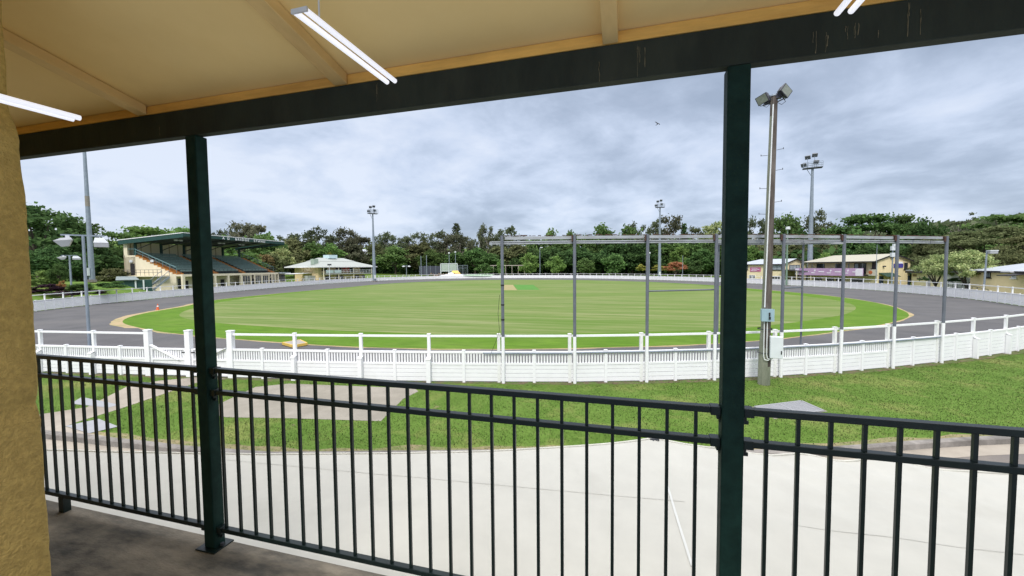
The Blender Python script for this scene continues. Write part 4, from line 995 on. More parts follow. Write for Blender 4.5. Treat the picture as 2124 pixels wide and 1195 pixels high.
# --- small cream two storey building (right)
A, rz, L1 = site(1532, 118, 1625, 112)
D1 = enddepth(A, rz, L1, 1672)
bd = thing('cream_hall', 'small two storey cream building with pale gabled roof and pink banner', 'building', A, rz)
ze = zat(1580, 547.3, 115); zr = zat(1630, 536.8, 117)
walls(bd, 0, L1, 0, D1, ze, zr, cream, False, True); gable(bd, 0, L1, 0, D1, ze, zr, roofw, .45, hipl=3.2)
uu = L1/92.0
def zy(y, px=1590, r=115): return zat(px, y, r)
for x0, x1, y0, y1 in ((12, 21, 559.5, 549), (71, 89, 560, 549.5)): win(bd, x0*uu, x1*uu, zy(y0), zy(y1), -.003, glass=glassl, mull=1)
for x0, x1, y0, y1 in ((24, 37, 578, 570.5), (71, 87, 579, 572)):
    win(bd, x0*uu, x1*uu, zy(y0), zy(y1), -.003, mull=2, fr=white, sill=False)
bn = MB().box(26*uu, 48*uu, -.1, -.005, zy(563.5), zy(554.5)).build('banner', pinkb, bd)
b = MB(); 
for k, (x0, x1) in enumerate(((28, 40), (30, 46), (29, 42))): b.box(x0*uu, x1*uu, -.12, -.101, zy(562-2.6*k), zy(561-2.6*k))
b.build('lettering', palemauve, bn)
win(bd, D1*.25, D1*.72, zat(1650, 560, 115), zat(1650, 549.5, 115), L1, 'right', glass=glassl, mull=2)
MB().box(L1*.76, L1*.78, -.06, -.004, 0, ze).build('downpipe', M('rust_downpipe', (.36,.22,.10), .7), bd)
lt = MB().slab((L1, -1.0, 3.2), (L1+6.5, -1.0, 2.9), (L1+6.5, D1*.8, 2.9), (L1, D1*.8, 3.2), .12).build('side_verandah', trimd, bd)
b = MB()
for x, y in ((L1+.5, -.9), (L1+3.4, -.9), (L1+6.3, -.9)): b.box(x-.06, x+.06, y-.06, y+.06, -.5, 2.95)
b.build('verandah_post', cream2, lt)

# --- main two storey building with mauve banner
A, rz, L3 = site(1676, 112, 1822, 103)
D3 = enddepth(A, rz, L3, 1888)
bd = thing('clubhouse', 'long two storey cream clubhouse with cream gable roof and mauve banner balcony', 'building', A, rz)
def zq(y, px=1760, r=107): return zat(px, y, r)
ze = zat(1800, 541.2, 104.5); zr = zat(1848, 526.6, 106.5)
walls(bd, 0, L3, 0, D3, ze, zr, creamb, False, True); 
gable(bd, 0, L3, -1.1, D3, ze, zr, roofc, .4, hipl=3.4)
bal = zat(1760, 568.8, 107); u = L3/146.0
# deep front balcony: recess read from the projecting deck, posts and dark soffit
dk = MB().box(-.6, L3*.955, -2.6, 0, bal-.28, bal).build('balcony', trimd, bd)
bn = MB().box(-.6, L3*.955, -2.72, -2.62, bal-.25, bal+1.22).build('banner', purple, dk)
b = MB(); 
for k in range(4): x = L3*(.10+.24*k); b.box(x, x+L3*.085, -2.745, -2.721, bal+.42, bal+.62)
for k in range(3): x = L3*(.225+.24*k); b.box(x, x+L3*.06, -2.745, -2.721, bal+.18, bal+.36); b.tube((x+.8, -2.721, bal+.75), (x+.8, -2.745, bal+.75), .2, n=8)
b.box(L3*.86, L3*.952, -2.74, -2.721, bal-.2, bal+1.15).box(-.58, L3*.02, -2.74, -2.721, bal-.2, bal+1.15)
b.build('lettering', palemauve, bn)
for k in range(6):
    x = L3*(.045+.178*k); MB().box(x-.05, x+.05, -2.55, -2.43, bal, ze-.45).build('post', steelb, dk)
for x0, x1, z0, z1, gl_, m_ in ((.12, .225, .95, 2.15, glassd, 1), (.36, .46, .05, 2.15, glassd, 1), (.58, .63, .05, 2.2, glassl, 0), (.635, .71, .05, 2.2, glassd, 1), (.40, .45, .05, 2.2, glassd, 0)):
    if (x0, x1) != (.40, .45): win(bd, L3*x0*1.2, L3*x1*1.2, bal+z0, bal+z1, -.003, glass=gl_, mull=m_, sill=z0 > .5)
win(bd, L3*.925, L3*.975, bal+1.15, bal+2.35, -.003, glass=M('maroon_blind', (.08,.05,.07), .5), mull=1)
b = MB().box(L3*.955, L3*1.0, -1.5, -.02, bal-.2, bal-.05); b.box(L3*.958, L3*.995, -1.4, -.4, bal-.05, bal+.95); o = b.build('air_conditioner', M('unit_grey', (.42,.40,.34), .6), bd)
MB().tube((L3*.98, -1.41, bal+.45), (L3*.98, -1.44, bal+.45), .34, n=14).build('fan', M('unit_rust', (.45,.13,.05), .7), o)
MB().box(L3*.985, L3, -.2, -.004, -.5, ze).build('downpipe', cream2, bd)
for x0, x1 in ((.11, .20), (.27, .36), (.39, .50), (.57, .71)): win(bd, L3*x0*1.15, L3*x1*1.15, .25, bal-.75, -.003, mull=1, sill=False)
# gable end
dz = lambda y: zat(1850, y, 106)
win(bd, D3*.80, D3*.91, dz(559.5), dz(545.2), L3, 'right', mull=1)
sg = MB().box(L3+.005, L3+.10, D3*.47, D3*.76, dz(555.5), dz(547)).build('blue_sign', blueb, bd)
MB().box(L3+.005, L3+.10, D3*.58, D3*.74, dz(546.8), dz(543)).build('white_sign', white, bd)
for y0, y1, z0, z1 in ((.02, .44, 1.95, 2.65), (.90, 1.30, 2.0, 2.75)):
    MB().slab((L3+1.5, D3*y0, z0), (L3+1.5, D3*y1, z0), (L3+.02, D3*y1, z1), (L3+.02, D3*y0, z1), .06).build('awning', moatgreen, bd)
for y0, y1 in ((.03, .16), (.93, 1.0)): MB().box(L3+.004, L3+.08, D3*y0, D3*y1, -.5, 2.0).build('door', M('navy_door', (.03,.045,.08), .5), bd)
for y, z in ((.36, ze+1.2), (.36, ze+.4), (.13, ze-1.2)): MB().box(L3, L3+.4, D3*y, D3*y+.3, z, z+.25).build('wall_lamp', steelb, bd)

# --- long low building with a painted arrow
A, rz, L4 = site(1892, 104, 1968, 92)
bd = thing('low_hall', 'long low cream flat roofed building with a painted arrow, behind two pale trees', 'building', A, rz)
z4 = zat(1920, 562, 99)
MB().box(0, L4, 0, 6, -.5, z4-.3).build('wall', cream, bd); rf = MB().box(-.5, L4+.5, -.7, 6.5, z4-.12, z4+.12).build('roof', roofw, bd); MB().box(-.5, L4+.5, -.76, -.705, z4-.42, z4-.05).build('fascia', trimd, rf)
u = L4/76
MB().box(38*u, 43*u, -.06, -.004, 0, 2.4).build('door', M('grey_door', (.38,.36,.40), .6), bd)
b = MB().box(13*u, 20*u, -.03, -.004, 1.5, 1.75); b.add([(19*u,-.03,1.15),(22.5*u,-.03,1.62),(19*u,-.03,2.1)], [(0,1,2)]); b.build('painted_arrow', trimd, bd)
b = MB()
for k in range(3): b.box((3+3.2*k)*u, (5.6+3.2*k)*u, -.03, -.004, 2.0, 2.4)
b.build('notice', M('brown_notice', (.22,.14,.06), .7), bd)
MB().box(29*u, 31*u, -.03, -.004, 1.7, 2.2).build('plaque', trimd, bd)
A, rz, L5 = site(1964, 88, 2014, 80)
bd = thing('white_shed', 'small white rendered shed between the low hall and the hipped cottage', 'shed', A, rz)
MB().box(0, L5, 0, 4, -.5, zat(1990, 566, 84)).build('wall', M('pale_grey_wall', (.60,.60,.56), .8), bd); z5 = zat(1990, 563.5, 84); MB().slab((-.4,-.5,z5),(L5+.4,-.5,z5),(L5+.4,4.5,z5+.5),(-.4,4.5,z5+.5),.12).build('roof', roofw, bd)

# --- cottage with hipped roof at right
A, rz, L6 = site(2014, 79, 2190, 69)
bd = thing('cottage', 'cream cottage with pale hipped roof and hooded windows at the right edge', 'building', A, rz); D6 = 9
ze = zat(2060, 560.5, 76); zr = zat(2110, 539.6, 79)
walls(bd, 0, L6, 0, D6, ze, ze, M('cottage_cream', (.80,.65,.38), .8, .06, .8), False, False); gable(bd, 0, L6, 0, D6, ze, zr, roofw, .4, hipl=5.2, hipr=5.2)
def xl(px): # local x on the front where column px meets the facade
    d = ray(px, 560); ux, uy = math.cos(rz), math.sin(rz); t = (A.x*d.y-A.y*d.x)/(uy*d.x-ux*d.y); return t
w = 1.0
for px in (2051, 2105): win(bd, xl(px-5), xl(px+5), zat(px, 576, 76), zat(px, 564.8, 76), -.003, glass=glassl, mull=1, fr=white if px > 2080 else trimd, hood=.8)
MB().box(xl(2022), xl(2035), -.05, -.004, zat(2029, 570, 76), zat(2029, 567.2, 76)).build('name_board', M('brown_board', (.10,.05,.03), .7), bd)
MB().box(xl(2112), xl(2112)+.8, 3.2, 4.2, zr-.6, zr+.5).build('chimney', boxpale, bd)
MB().slab((xl(2112),-1.8,zat(2120,570,74)), (xl(2140),-1.8,zat(2120,570,74)), (xl(2140),-.01,zat(2120,566,75)), (xl(2112),-.01,zat(2120,566,75)), .1).build('porch_hood', trimd, bd)
rp = thing('ramp_railing', 'thin dark handrail of the access ramp in front of the hipped cottage', 'railing', A, rz)
b = MB()
x0, x1 = xl(2010), xl(2100)
for z in (.55, 1.05): b.tube((x0, -2.0, .9+z), (x1, -2.0, .2+z), .03, n=5)
for k in range(9): t = k/8; x = x0+(x1-x0)*t; b.tube((x, -2.0, 0), (x, -2.0, .9-.7*t+1.05), .03, n=5)
b.build('rail', steelb, rp)

# --- sight screen with yellow ramp, far side
A, rz, L7 = site(914, 178, 948.5, 178)
ss = thing('sight_screen', 'pale grey green double sight screen panel on a frame beyond the far fence', 'sight screen', A, rz)
z0, z1 = zat(930, 562.5, 178), zat(930, 547, 178); fz_ = z0-.2
b = MB()
for x in (0, L7*.48, L7): b.box(x-.14, x+.14, -.1, .1, fz_-1.2, z1)
b.box(0, L7, -.1, .1, z1-.12, z1+.12).box(0, L7, -.08, .08, z0-.1, z0+.12); b.build('frame', boxpale, ss)
for x0, x1 in ((L7*.05, L7*.45), (L7*.52, L7*.96)): MB().box(x0, x1, -.05, .05, z0+.1, z1-.2).build('panel', M('sage_panel', (.36,.42,.37), .7, .08, .5), ss)
A, rz, L8 = site(936, 171, 952, 171)
rm = thing('yellow_ramp', 'sloping yellow ramp in front of the sight screen', 'ramp', A, rz)
MB().slab((-.4,-3.2,zat(944,570.5,168)),(L8+1,-3.2,zat(944,570.5,168)),(L8-.4,2.2,zat(944,561.5,173)),(.4,2.2,zat(944,561.5,173)),.25).build('deck', yell, rm)
b = MB()
for x in (0, L8): b.bar((x-.4,-3.2,zat(944,569,168)), (x,2.2,zat(944,557,173)), .1, .1)
b.build('side_bar', galv, rm)
A, rz, L9 = site(912, 169, 970, 168)
tp = thing('white_tarpaulin', 'crumpled white sheet heaped over the far fence below the sight screen', 'tarpaulin', A, rz)
b = MB(); nx, ny_ = 22, 6
for i in range(nx+1):
    for j in range(ny_+1):
        x = L9*i/nx; e = math.sin(PI*i/nx); y = -1.5+3*j/ny_; prof = (.3+1.1*(1 if .28 < i/nx < .5 else .45)*e)*math.sin(PI*(j+.2)/(ny_+.4))
        b.v.append((x, y, .9+prof*1.1+.12*mnoise.noise(Vector((x*.8, y*1.4, 2)))))
for i in range(nx):
    for j in range(ny_): b.f.append((i*(ny_+1)+j, (i+1)*(ny_+1)+j, (i+1)*(ny_+1)+j+1, i*(ny_+1)+j+1))
b.build('sheet', M('tarp_white', (.66,.70,.74), .6, .05), tp, True)
rk = thing('rock_pile', 'low brown heap of rubble beside the sight screen', 'rubble heap', xy(918, 172))
b = MB()
for k in range(60):
    c = Vector((rnd.uniform(-5, 8), rnd.uniform(-1.2, 1.2), rnd.uniform(.9, 2.0))); s_ = rnd.uniform(.25, .55)
    vv = [c+Vector((rnd.uniform(-1,1), rnd.uniform(-1,1), rnd.uniform(-1,1))).normalized()*s_ for _ in range(8)]
    bmx = bmesh.new(); [bmx.verts.new(v) for v in vv]; bmesh.ops.convex_hull(bmx, input=bmx.verts[:]); bmx.verts.index_update()
    b.add([v.co for v in bmx.verts], [[v.index for v in f.verts] for f in bmx.faces]); bmx.free()
b.build('stones', M('rubble_brown', (.22,.16,.11), .9, .4, 2), rk)
# --- long low bar structure on the far lawn and chain fence
A, rz, L10 = site(998, 176, 1088, 172)
hr = thing('horse_rail', 'long low pale tethering rail standing on the far lawn', 'rail', A, rz)
zz = zat(1040, 550.5, 174); b = MB().bar((0,0,zz), (L10,0,zz-.1), .1, .22)
for k in range(8): x = L10*k/7; b.bar((x,0,.5), (x,0,zz), .14, .14)
b.build('rail', M('tan_rail', (.46,.40,.36), .8), hr)
A, rz, L11 = site(870, 190, 915, 190)
nf = thing('mesh_fence', 'dark blue netted fence left of the sight screen', 'fence', A, rz)
MB().box(0, L11, -.04, .04, 1.2, zat(890, 552, 190)).build('mesh', M('dark_net', (.05,.055,.08), .8), nf)
for k in range(5): MB().box(L11*k/4-.06, L11*k/4+.06, -.1, -.045, 1, zat(890, 551, 190)).build('post', galv, nf)
A, rz, L12 = site(950, 186, 970, 186)
nf = thing('practice_net', 'grey netted frame right of the sight screen', 'fence', A, rz); zt = zat(960, 550.5, 186)
b = MB()
for x in (0, L12*.5, L12): b.bar((x,0,.5), (x,0,zt), .12, .12)
b.bar((0,0,zt), (L12,0,zt), .12, .12); b.bar((0,0,zt-1.2), (L12,0,zt-1.2), .08, .08)
for k in range(16): x = L12*k/15; b.bar((x,0,1), (x,0,zt), .03, .03)
b.build('frame', galv, nf)
p = xy(992, 168); cv = thing('low_cover', 'flat pale green cover on the far lawn beside the sight screen', 'cover', (p.x, p.y, .9), YAW)
MB().slab((-6,-2.5,.35),(5.5,-2.5,.1),(6,2.5,.55),(-5,2.5,.6),.25).build('sheet', M('pale_green_cover', (.34,.46,.33), .7), cv)

# ------------------------------------------------------------------ small things
p = gz(327, 643); c_ = thing('traffic_cone', 'small orange traffic cone lying on the inner edge of the track', 'cone', p, .6)
MB().box(-.17,.17,-.17,.17,0,.035).build('base', conem, c_); MB().tube((0,0,.035),(.04,0,.66),.135,.03,n=12).build('cone_body', conem, c_, True); MB().tube((.02,0,.36),(.028,0,.48),.088,.066,n=12).build('band', white, c_)
P = [gz(586,716), gz(608,722), gz(637,717), gz(622,710)]; c = sum(P, Vector())/4; tb_ = thing('drain_hatch', 'yellow edged wooden hatch on the track verge behind the near fence', 'hatch', c)
q = [p-c for p in P]; MB().slab(*[v+Vector((0,0,.16)) for v in q], .05).build('lid', M('hatch_grey', (.30,.27,.24), .8), tb_)
b = MB(); [b.bar(q[i]+Vector((0,0,.10)), q[(i+1)%4]+Vector((0,0,.10)), .06, .14) for i in range(4)]; b.build('frame', yell, tb_)
# bird on the wing
bp_ = gr(1364, 257, 38); bd = thing('bird', 'small black bird flying across the clouds above the gantry', 'bird', bp_, .4)
b = MB(); prof = [(-.17,.008),(-.12,.03),(-.05,.05),(.02,.045),(.07,.03),(.09,.033),(.12,.022),(.15,.004)]
for k in range(len(prof)-1): b.tube((prof[k][0],0,0), (prof[k+1][0],0,0), prof[k][1], prof[k+1][1], n=8, cap=False)
for s in (-1, 1):
    w_ = [(.06,s*.03,.01),(-.06,s*.03,.01),(-.05,s*.14,.10),(.05,s*.14,.10),(-.09,s*.30,.12),(-.02,s*.30,.125)]
    b.add(w_+[(v[0],v[1],v[2]-.006) for v in w_], [(0,1,2,3),(3,2,4,5),(9,8,7,6),(11,10,8,9),(1,7,8,2),(2,8,10,4),(0,3,9,6),(3,5,11,9),(4,10,11,5)])
b.add([(-.15,-.01,0),(-.15,.01,0),(-.27,.05,0),(-.27,-.05,0),(-.15,-.01,-.006),(-.15,.01,-.006),(-.27,.05,-.006),(-.27,-.05,-.006)], [(0,1,2,3),(7,6,5,4),(0,3,7,4),(1,5,6,2),(3,2,6,7)])
o = b.build('body', M('black_feather', (.015,.015,.018), .6), bd, True); o.rotation_euler = (.9, -.7, .2); o.scale = (.85,)*3
# house fronts glimpsed on the wooded hill
for px, y0, y1, w_, r, lab in ((757, 527, 521, 12, 250, 'white house wall glimpsed through trees behind the pavilion roof'), (626, 536, 530, 18, 235, 'pale house glimpsed through trees left of the pavilion'), (766, 537, 531, 14, 245, 'pale house glimpsed right of the pavilion tower')):
    p = xy(px, r); hs = thing('hill_house', lab, 'house', (p.x, p.y, terrain(p.x, p.y)), YAW+.3); u = mpp(px, r); zb, zt = zat(px, y0, r)-hs.location.z, zat(px, y1, r)-hs.location.z
    MB().box(-w_*u/2, w_*u/2, 0, 5, 0, zt).build('wall', white, hs); gable(hs, -w_*u/2, w_*u/2, 0, 5, zt, zt+1.2, roofw, .4)
# ------------------------------------------------------------------ vegetation
nr_ = np.random.RandomState(11)
def quads(name, C, S, mat, flat=0.0):
    """leaf sprays: one randomly turned, slightly folded quad per centre"""
    n = len(C); C = np.asarray(C, float); S = np.asarray(S, float).reshape(n, 1)
    a = nr_.normal(size=(n, 3)); a[:, 2] *= (1-flat); a /= np.linalg.norm(a, axis=1, keepdims=True)
    b = nr_.normal(size=(n, 3)); b[:, 2] *= (1-flat); b -= a*(a*b).sum(1, keepdims=True); b /= np.linalg.norm(b, axis=1, keepdims=True)
    k = np.array([[-1, -.35], [.1, -.8], [1, .3], [-.15, .75]])
    V = np.empty((n, 4, 3))
    for i in range(4):
        j = nr_.uniform(.7, 1.3, size=(n, 1)); V[:, i] = C + (a*k[i, 0] + b*k[i, 1])*S*j
    me = bpy.data.meshes.new(name); me.vertices.add(4*n); me.vertices.foreach_set('co', V.ravel())
    me.loops.add(4*n); me.loops.foreach_set('vertex_index', np.arange(4*n, dtype=np.int32))
    me.polygons.add(n); me.polygons.foreach_set('loop_start', np.arange(0, 4*n, 4, dtype=np.int32)); me.polygons.foreach_set('loop_total', np.full(n, 4, dtype=np.int32))
    me.materials.append(mat); me.update(calc_edges=True); return me
def blob(c, r, n, sq=(1, 1, 1), shell=.25):
    d = nr_.normal(size=(n, 3)); d /= np.linalg.norm(d, axis=1, keepdims=True); rr = shell + (1-shell)*nr_.uniform(0, 1, (n, 1))**.7
    rr *= 1+.28*nr_.normal(size=(n, 1)); return np.asarray(c)+d*rr*r*np.asarray(sq)
def trunk_mesh(limbs, mat):
    b = MB()
    for pts, rs in limbs: b.path([(p[0], p[1], p[2]*.96) for p in pts], rs, 7)
    return b.mesh('trunk', mat, True)
def make_crown(kind, seed, n_leaf, leaf, mat, bmat):
    """unit tree: height 1, spread about 1 (scaled when placed)"""
    r = random.Random(seed); cs = []; limbs = []
    if kind == 'round':
        zb = .24; limbs.append(([(0,0,-.05),(.01,0,.15),(0,.01,.45)], [.028,.022,.012]))
        for k in range(26):
            a = r.uniform(0, 2*PI); t = r.uniform(0, 1); z = zb+(.80-zb)*t+.02; w = .40*math.sin(PI*(.22+.66*t))**.8
            q = r.uniform(.35, 1); cs.append(((math.cos(a)*w*q, math.sin(a)*w*q, z), r.uniform(.10, .17), (1, 1, .8)))
        cs.append(((r.uniform(-.08,.08), 0, .86), .14, (1,1,.8)))
        for k in range(6): c = cs[k*4][0]; limbs.append(([(0,0,.25+.03*k), (c[0]*.5,c[1]*.5,(c[2]+.3)*.5), c], [.014,.009,.004]))
    elif kind == 'gum':
        limbs.append(([(0,0,-.05),(.015,0,.25),(-.01,.01,.5),(.02,0,.72)], [.018,.015,.011,.006]))
        for k in range(38):
            a = r.uniform(0, 2*PI); z = .22+.72*r.random()**.75; w = .44*math.sqrt(r.random())*math.sin(PI*(.12+.80*(z-.15)/.85))**.7; c = (math.cos(a)*w, math.sin(a)*w, z)
            cs.append((c, r.uniform(.055, .115), (1.3, 1.3, .75)))
            if k % 2: limbs.append(([(0,0,z*.62), (c[0]*.55,c[1]*.55,z*.84), c], [.007,.004,.002]))
    elif kind == 'spread':
        limbs.append(([(0,0,-.06),(.02,0,.14),(0,.01,.26)], [.028,.024,.020]))
        for k in range(44):
            a = r.uniform(0, 2*PI); w = .52*math.sqrt(r.uniform(.02, 1)); z = .95-.60*(w/.52)**1.9-r.uniform(0, .12)-.12*r.random()*(w > .3)
            c = (math.cos(a)*w, math.sin(a)*w, max(.26, z)); cs.append((c, r.uniform(.085, .135), (1.25, 1.25, .40)))
            if k % 4 == 0: limbs.append(([(0,0,.22), (c[0]*.5,c[1]*.5,.22+(c[2]-.22)*.62), c], [.013,.008,.003]))
    elif kind == 'pine':
        limbs.append(([(0,0,-.03),(0,0,.5),(0,0,.98)], [.022,.014,.003]))
        for k in range(30):
            t = k/30; z = .16+.82*t; w = (.17*(1-t)**.75+.02)*r.uniform(.75, 1.2)
            for m in range(5):
                a = r.uniform(0, 2*PI); cs.append(((math.cos(a)*w*.75, math.sin(a)*w*.75, z-.01), .035+.035*(1-t), (1.1, 1.1, .5)))
    elif kind == 'flat':                                     # low domed crown, several stems
        limbs.append(([(0,0,-.05),(.02,0,.2)], [.035,.028]))
        for k in range(5):
            a = 2*PI*k/5+r.uniform(-.3, .3); limbs.append(([(.02,0,.18), (math.cos(a)*.14,math.sin(a)*.14,.42), (math.cos(a)*.32,math.sin(a)*.32,.64)], [.022,.014,.006]))
        for k in range(30):
            a = r.uniform(0, 2*PI); w = .46*math.sqrt(r.uniform(.02, 1)); z = .86-.30*(w/.46)**2-r.uniform(0, .17)
            cs.append(((math.cos(a)*w, math.sin(a)*w, z), r.uniform(.085, .13), (1.15, 1.15, .55)))
    elif kind == 'bush':
        for k in range(24):
            a = r.uniform(0, 2*PI); w = .42*math.sqrt(r.uniform(0, 1)); z = r.uniform(.08, .78)*(1-.75*(w/.45)**2)+.06
            cs.append(((math.cos(a)*w, math.sin(a)*w, z), r.uniform(.11, .18), (1, 1, .8)))
    elif kind == 'wisp':
        limbs.append(([(0,0,-.05),(.02,0,.3),(-.02,0,.6),(.02,.01,.85)], [.02,.016,.011,.005]))
        for k in range(15):
            a = r.uniform(0, 2*PI); z = r.uniform(.55, .97); w = r.uniform(.05, .42); c = (math.cos(a)*w, math.sin(a)*w, z)
            cs.append((c, r.uniform(.04, .075), (1.4, 1.4, .45))); limbs.append(([(0,0,z*.72), (c[0]*.5,c[1]*.5,z*.86), c], [.009,.005,.002]))
    tot_ = sum(c[1]**2 for c in cs); P = []; 
    for c, rad, sq in cs: P.append(blob(c, rad, max(12, int(n_leaf*rad*rad/tot_)), sq))
    P = np.vstack(P); P = P[P[:, 2] > (.0 if kind == 'bush' else .05)]
    S = leaf*nr_.uniform(.6, 1.35, len(P))
    cm = quads('crown', P, S, mat, .45 if kind in ('spread', 'flat') else .25)
    return cm, trunk_mesh(limbs, bmat) if limbs else None
LM = {'dark': leafmat('leaf_dark', (0.037,0.084,0.023), (0.086,0.162,0.037)), 'mid': leafmat('leaf_mid', (0.055,0.122,0.026), (0.128,0.230,0.047)),
      'bright': leafmat('leaf_bright', (0.094,0.205,0.030), (0.205,0.341,0.055)), 'olive': leafmat('leaf_olive', (0.084,0.102,0.037), (0.179,0.196,0.072)),
      'gum': leafmat('leaf_gum', (0.064,0.085,0.041), (0.136,0.162,0.078)), 'brown': leafmat('leaf_brown', (0.084,0.096,0.053), (0.154,0.152,0.086)),
      'yellow': leafmat('leaf_yellow', (0.186,0.217,0.025), (0.403,0.388,0.046)), 'flower': leafmat('leaf_cream_flower', (0.109,0.186,0.039), (0.558,0.589,0.232)),
      'orange': leafmat('leaf_orange_flower', (.24,.13,.03), (.46,.15,.05)), 'cream': leafmat('leaf_bronze', (0.202,0.171,0.046), (0.465,0.357,0.124)),
      'purple': leafmat('leaf_purple', (0.031,0.016,0.028), (0.078,0.037,0.062)), 'rust': leafmat('leaf_rust', (0.310,0.109,0.031), (0.496,0.217,0.046))}
CACHE = {}
def crown(kind, hue, var, near):
    k = (kind, hue, var, near)
    if k not in CACHE:
        base = {'round': (3400, .030), 'gum': (3000, .021), 'spread': (5200, .022), 'pine': (3000, .016), 'flat': (3600, .026), 'bush': (1500, .05), 'wisp': (1100, .018)}[kind]
        n, l = base
        if near: n, l = int(n*3.2), l*.58
        CACHE[k] = make_crown(kind, hash((kind, var)) % 1 + var*13+len(kind)*101+len(hue), n, l, LM[hue], barkp if kind in ('gum', 'wisp') else bark)
    return CACHE[k]
TREES = []
def tree(kind, hue, px, top, w, r, label=None, cat='tree', name=None, near=None, base=None, group=None, depth=None):
    p = xy(px, r); z0 = terrain(p.x, p.y) if base is None else zat(px, base, r)
    h = zat(px, top, r)-z0; wm = w*mpp(px, r)
    near = r < 118 if near is None else near
    cm, tm = crown(kind, hue, rnd.randrange(3), near)
    sx = {'spread': 1.22, 'gum': .92, 'round': .92, 'pine': .42, 'flat': 1.1, 'bush': 1.05, 'wisp': .9}[kind]
    s = wm/sx
    nm = name or {'gum': 'gum_tree', 'wisp': 'gum_tree', 'pine': 'hoop_pine', 'spread': 'rain_tree', 'bush': 'shrub'}.get(kind, 'tree')
    t = thing(nm, label, cat, (p.x, p.y, z0), rnd.uniform(0, 2*PI), group)
    inst(cm, 'crown' if kind != 'bush' else 'foliage', t, sc=(s, (depth or 1)*s, h))
    if tm: inst(tm, 'trunk', t, sc=(max(s, h*.7), max(s, h*.7), h))
    if not label: TREES.append((px, t, kind, hue))
    return t
T = tree
# left: rain trees behind the garden and the stand
T('spread','dark',85,416,225,118, 'huge dark spreading rain tree beside the ochre wall edge at far left'); T('spread','dark',170,440,150,128, 'dark spreading rain tree directly behind the far left floodlight tower')
T('spread','mid',232,466,120,135, 'mid green spreading rain tree behind the left end of the grandstand roof'); T('spread','bright',318,464,200,158, 'broad bright green rain tree showing above the grandstand roof peak')
T('spread','bright',395,466,120,165, 'bright green rain tree behind the first veranda post and stand roof')
T('spread','dark',128,446,170,132,'dark umbrella crowned tree between the ochre wall and the far left tower'); T('round','dark',120,505,130,108, 'dark rounded tree in the shade under the rain trees at far left'); T('round','dark',215,510,110,120, 'dark rounded tree between the far left tower and the stand'); T('round','dark',160,500,90,124, 'dark rounded tree behind the twin lamp post at left')
T('round','mid',122,545,36,84, 'small dense green tree behind the yellow green bush', near=True, base=590)
T('bush','bright',92,556,75,86, 'large yellow green bush in the garden bed at far left', 'shrub', base=592, near=True)
T('bush','olive',236,548,66,104, 'grey olive shrub beside the end wall of the grandstand', 'shrub', base=586, near=True)
T('bush','mid',232,580,60,78, 'clipped green hedge in front of the dark green shed', 'hedge', 'hedge', base=598, near=True)
T('bush','mid',160,584,44,76, 'low green shrub at the foot of the twin lamp post', 'shrub', base=602, near=True)
T('bush','rust',126,580,16,78, 'small rusty orange leaved shrub in the left garden bed', 'shrub', base=596, near=True)
T('bush','bright',178,583,26,77, 'spiky light green plant right of the twin lamp post', 'shrub', base=600, near=True)
for px, w, r, y0, y1, lab in ((100, 70, 80, 588, 606, 'purple leaved ground cover hedge along the left garden bed'), (165, 90, 77, 598, 612, 'purple leaved low hedge behind the far left fence rail')): T('bush','purple',px,y0,w,r,lab,'hedge','hedge',base=y1,near=True)
# background rows, far to near
for a in (('gum','gum',448,476,60,200),('round','bright',468,485,56,172),('gum','brown',505,462,78,205),('gum','brown',530,464,66,212),('gum','gum',480,470,44,230),
          ('round','mid',556,480,80,195),('gum','gum',596,482,64,225),('gum','gum',628,478,56,230),('gum','gum',662,470,72,225),('gum','gum',695,484,60,232),('gum','brown',722,474,60,228),
          ('round','olive',610,492,80,205),('round','mid',650,500,80,205),('round','bright',690,503,74,200),('gum','brown',745,490,70,226),('round','brown',735,503,70,205),
          ('gum','gum',790,484,56,232),('gum','gum',812,479,54,228),('round','olive',778,503,70,210),('gum','gum',835,488,56,230),('gum','gum',862,480,64,226),('round','mid',820,508,84,204),('round','olive',862,505,74,208),
          ('gum','gum',905,476,60,222),('gum','brown',925,484,60,220),('pine','gum',948,459,44,224),('gum','brown',955,486,60,214),('gum','gum',975,490,50,222),('round','mid',900,516,74,200),('round','mid',945,520,70,200),('round','olive',880,498,64,218),
          ('gum','gum',995,474,24,228),('gum','gum',1012,463,46,224),('gum','gum',1048,467,66,218),('gum','gum',1030,485,60,226),('round','mid',985,512,80,202),('round','olive',1035,508,80,206),('round','mid',1010,522,70,196),
          ('gum','gum',1083,488,44,224),('round','olive',1075,505,84,204),('round','mid',1112,490,66,210),('round','dark',1095,512,84,198),('round','bright',1146,471,62,214),('round','mid',1184,475,52,212),('round','mid',1165,492,80,206),('round','dark',1150,512,96,196),
          ('round','mid',1212,484,70,208),('round','dark',1205,510,90,192),('round','mid',1250,461,76,206),('round','dark',1268,496,90,198),('round','mid',1300,464,66,204),('gum','gum',1322,460,56,210),('round','dark',1312,500,84,192),
          ('gum','gum',1352,452,60,206),('gum','brown',1390,447,74,202),('pine','dark',1418,460,34,204),('round','dark',1345,496,96,190),('round','mid',1392,494,90,190),('round','mid',1432,492,76,188),('round','bright',1408,508,60,182),('gum','olive',1440,470,50,200),
          ('gum','flower',1478,457,74,196),('round','dark',1470,498,70,188),('gum','gum',1510,456,60,190),('round','mid',1500,490,80,180),('round','mid',1455,515,64,172)): T(*a)
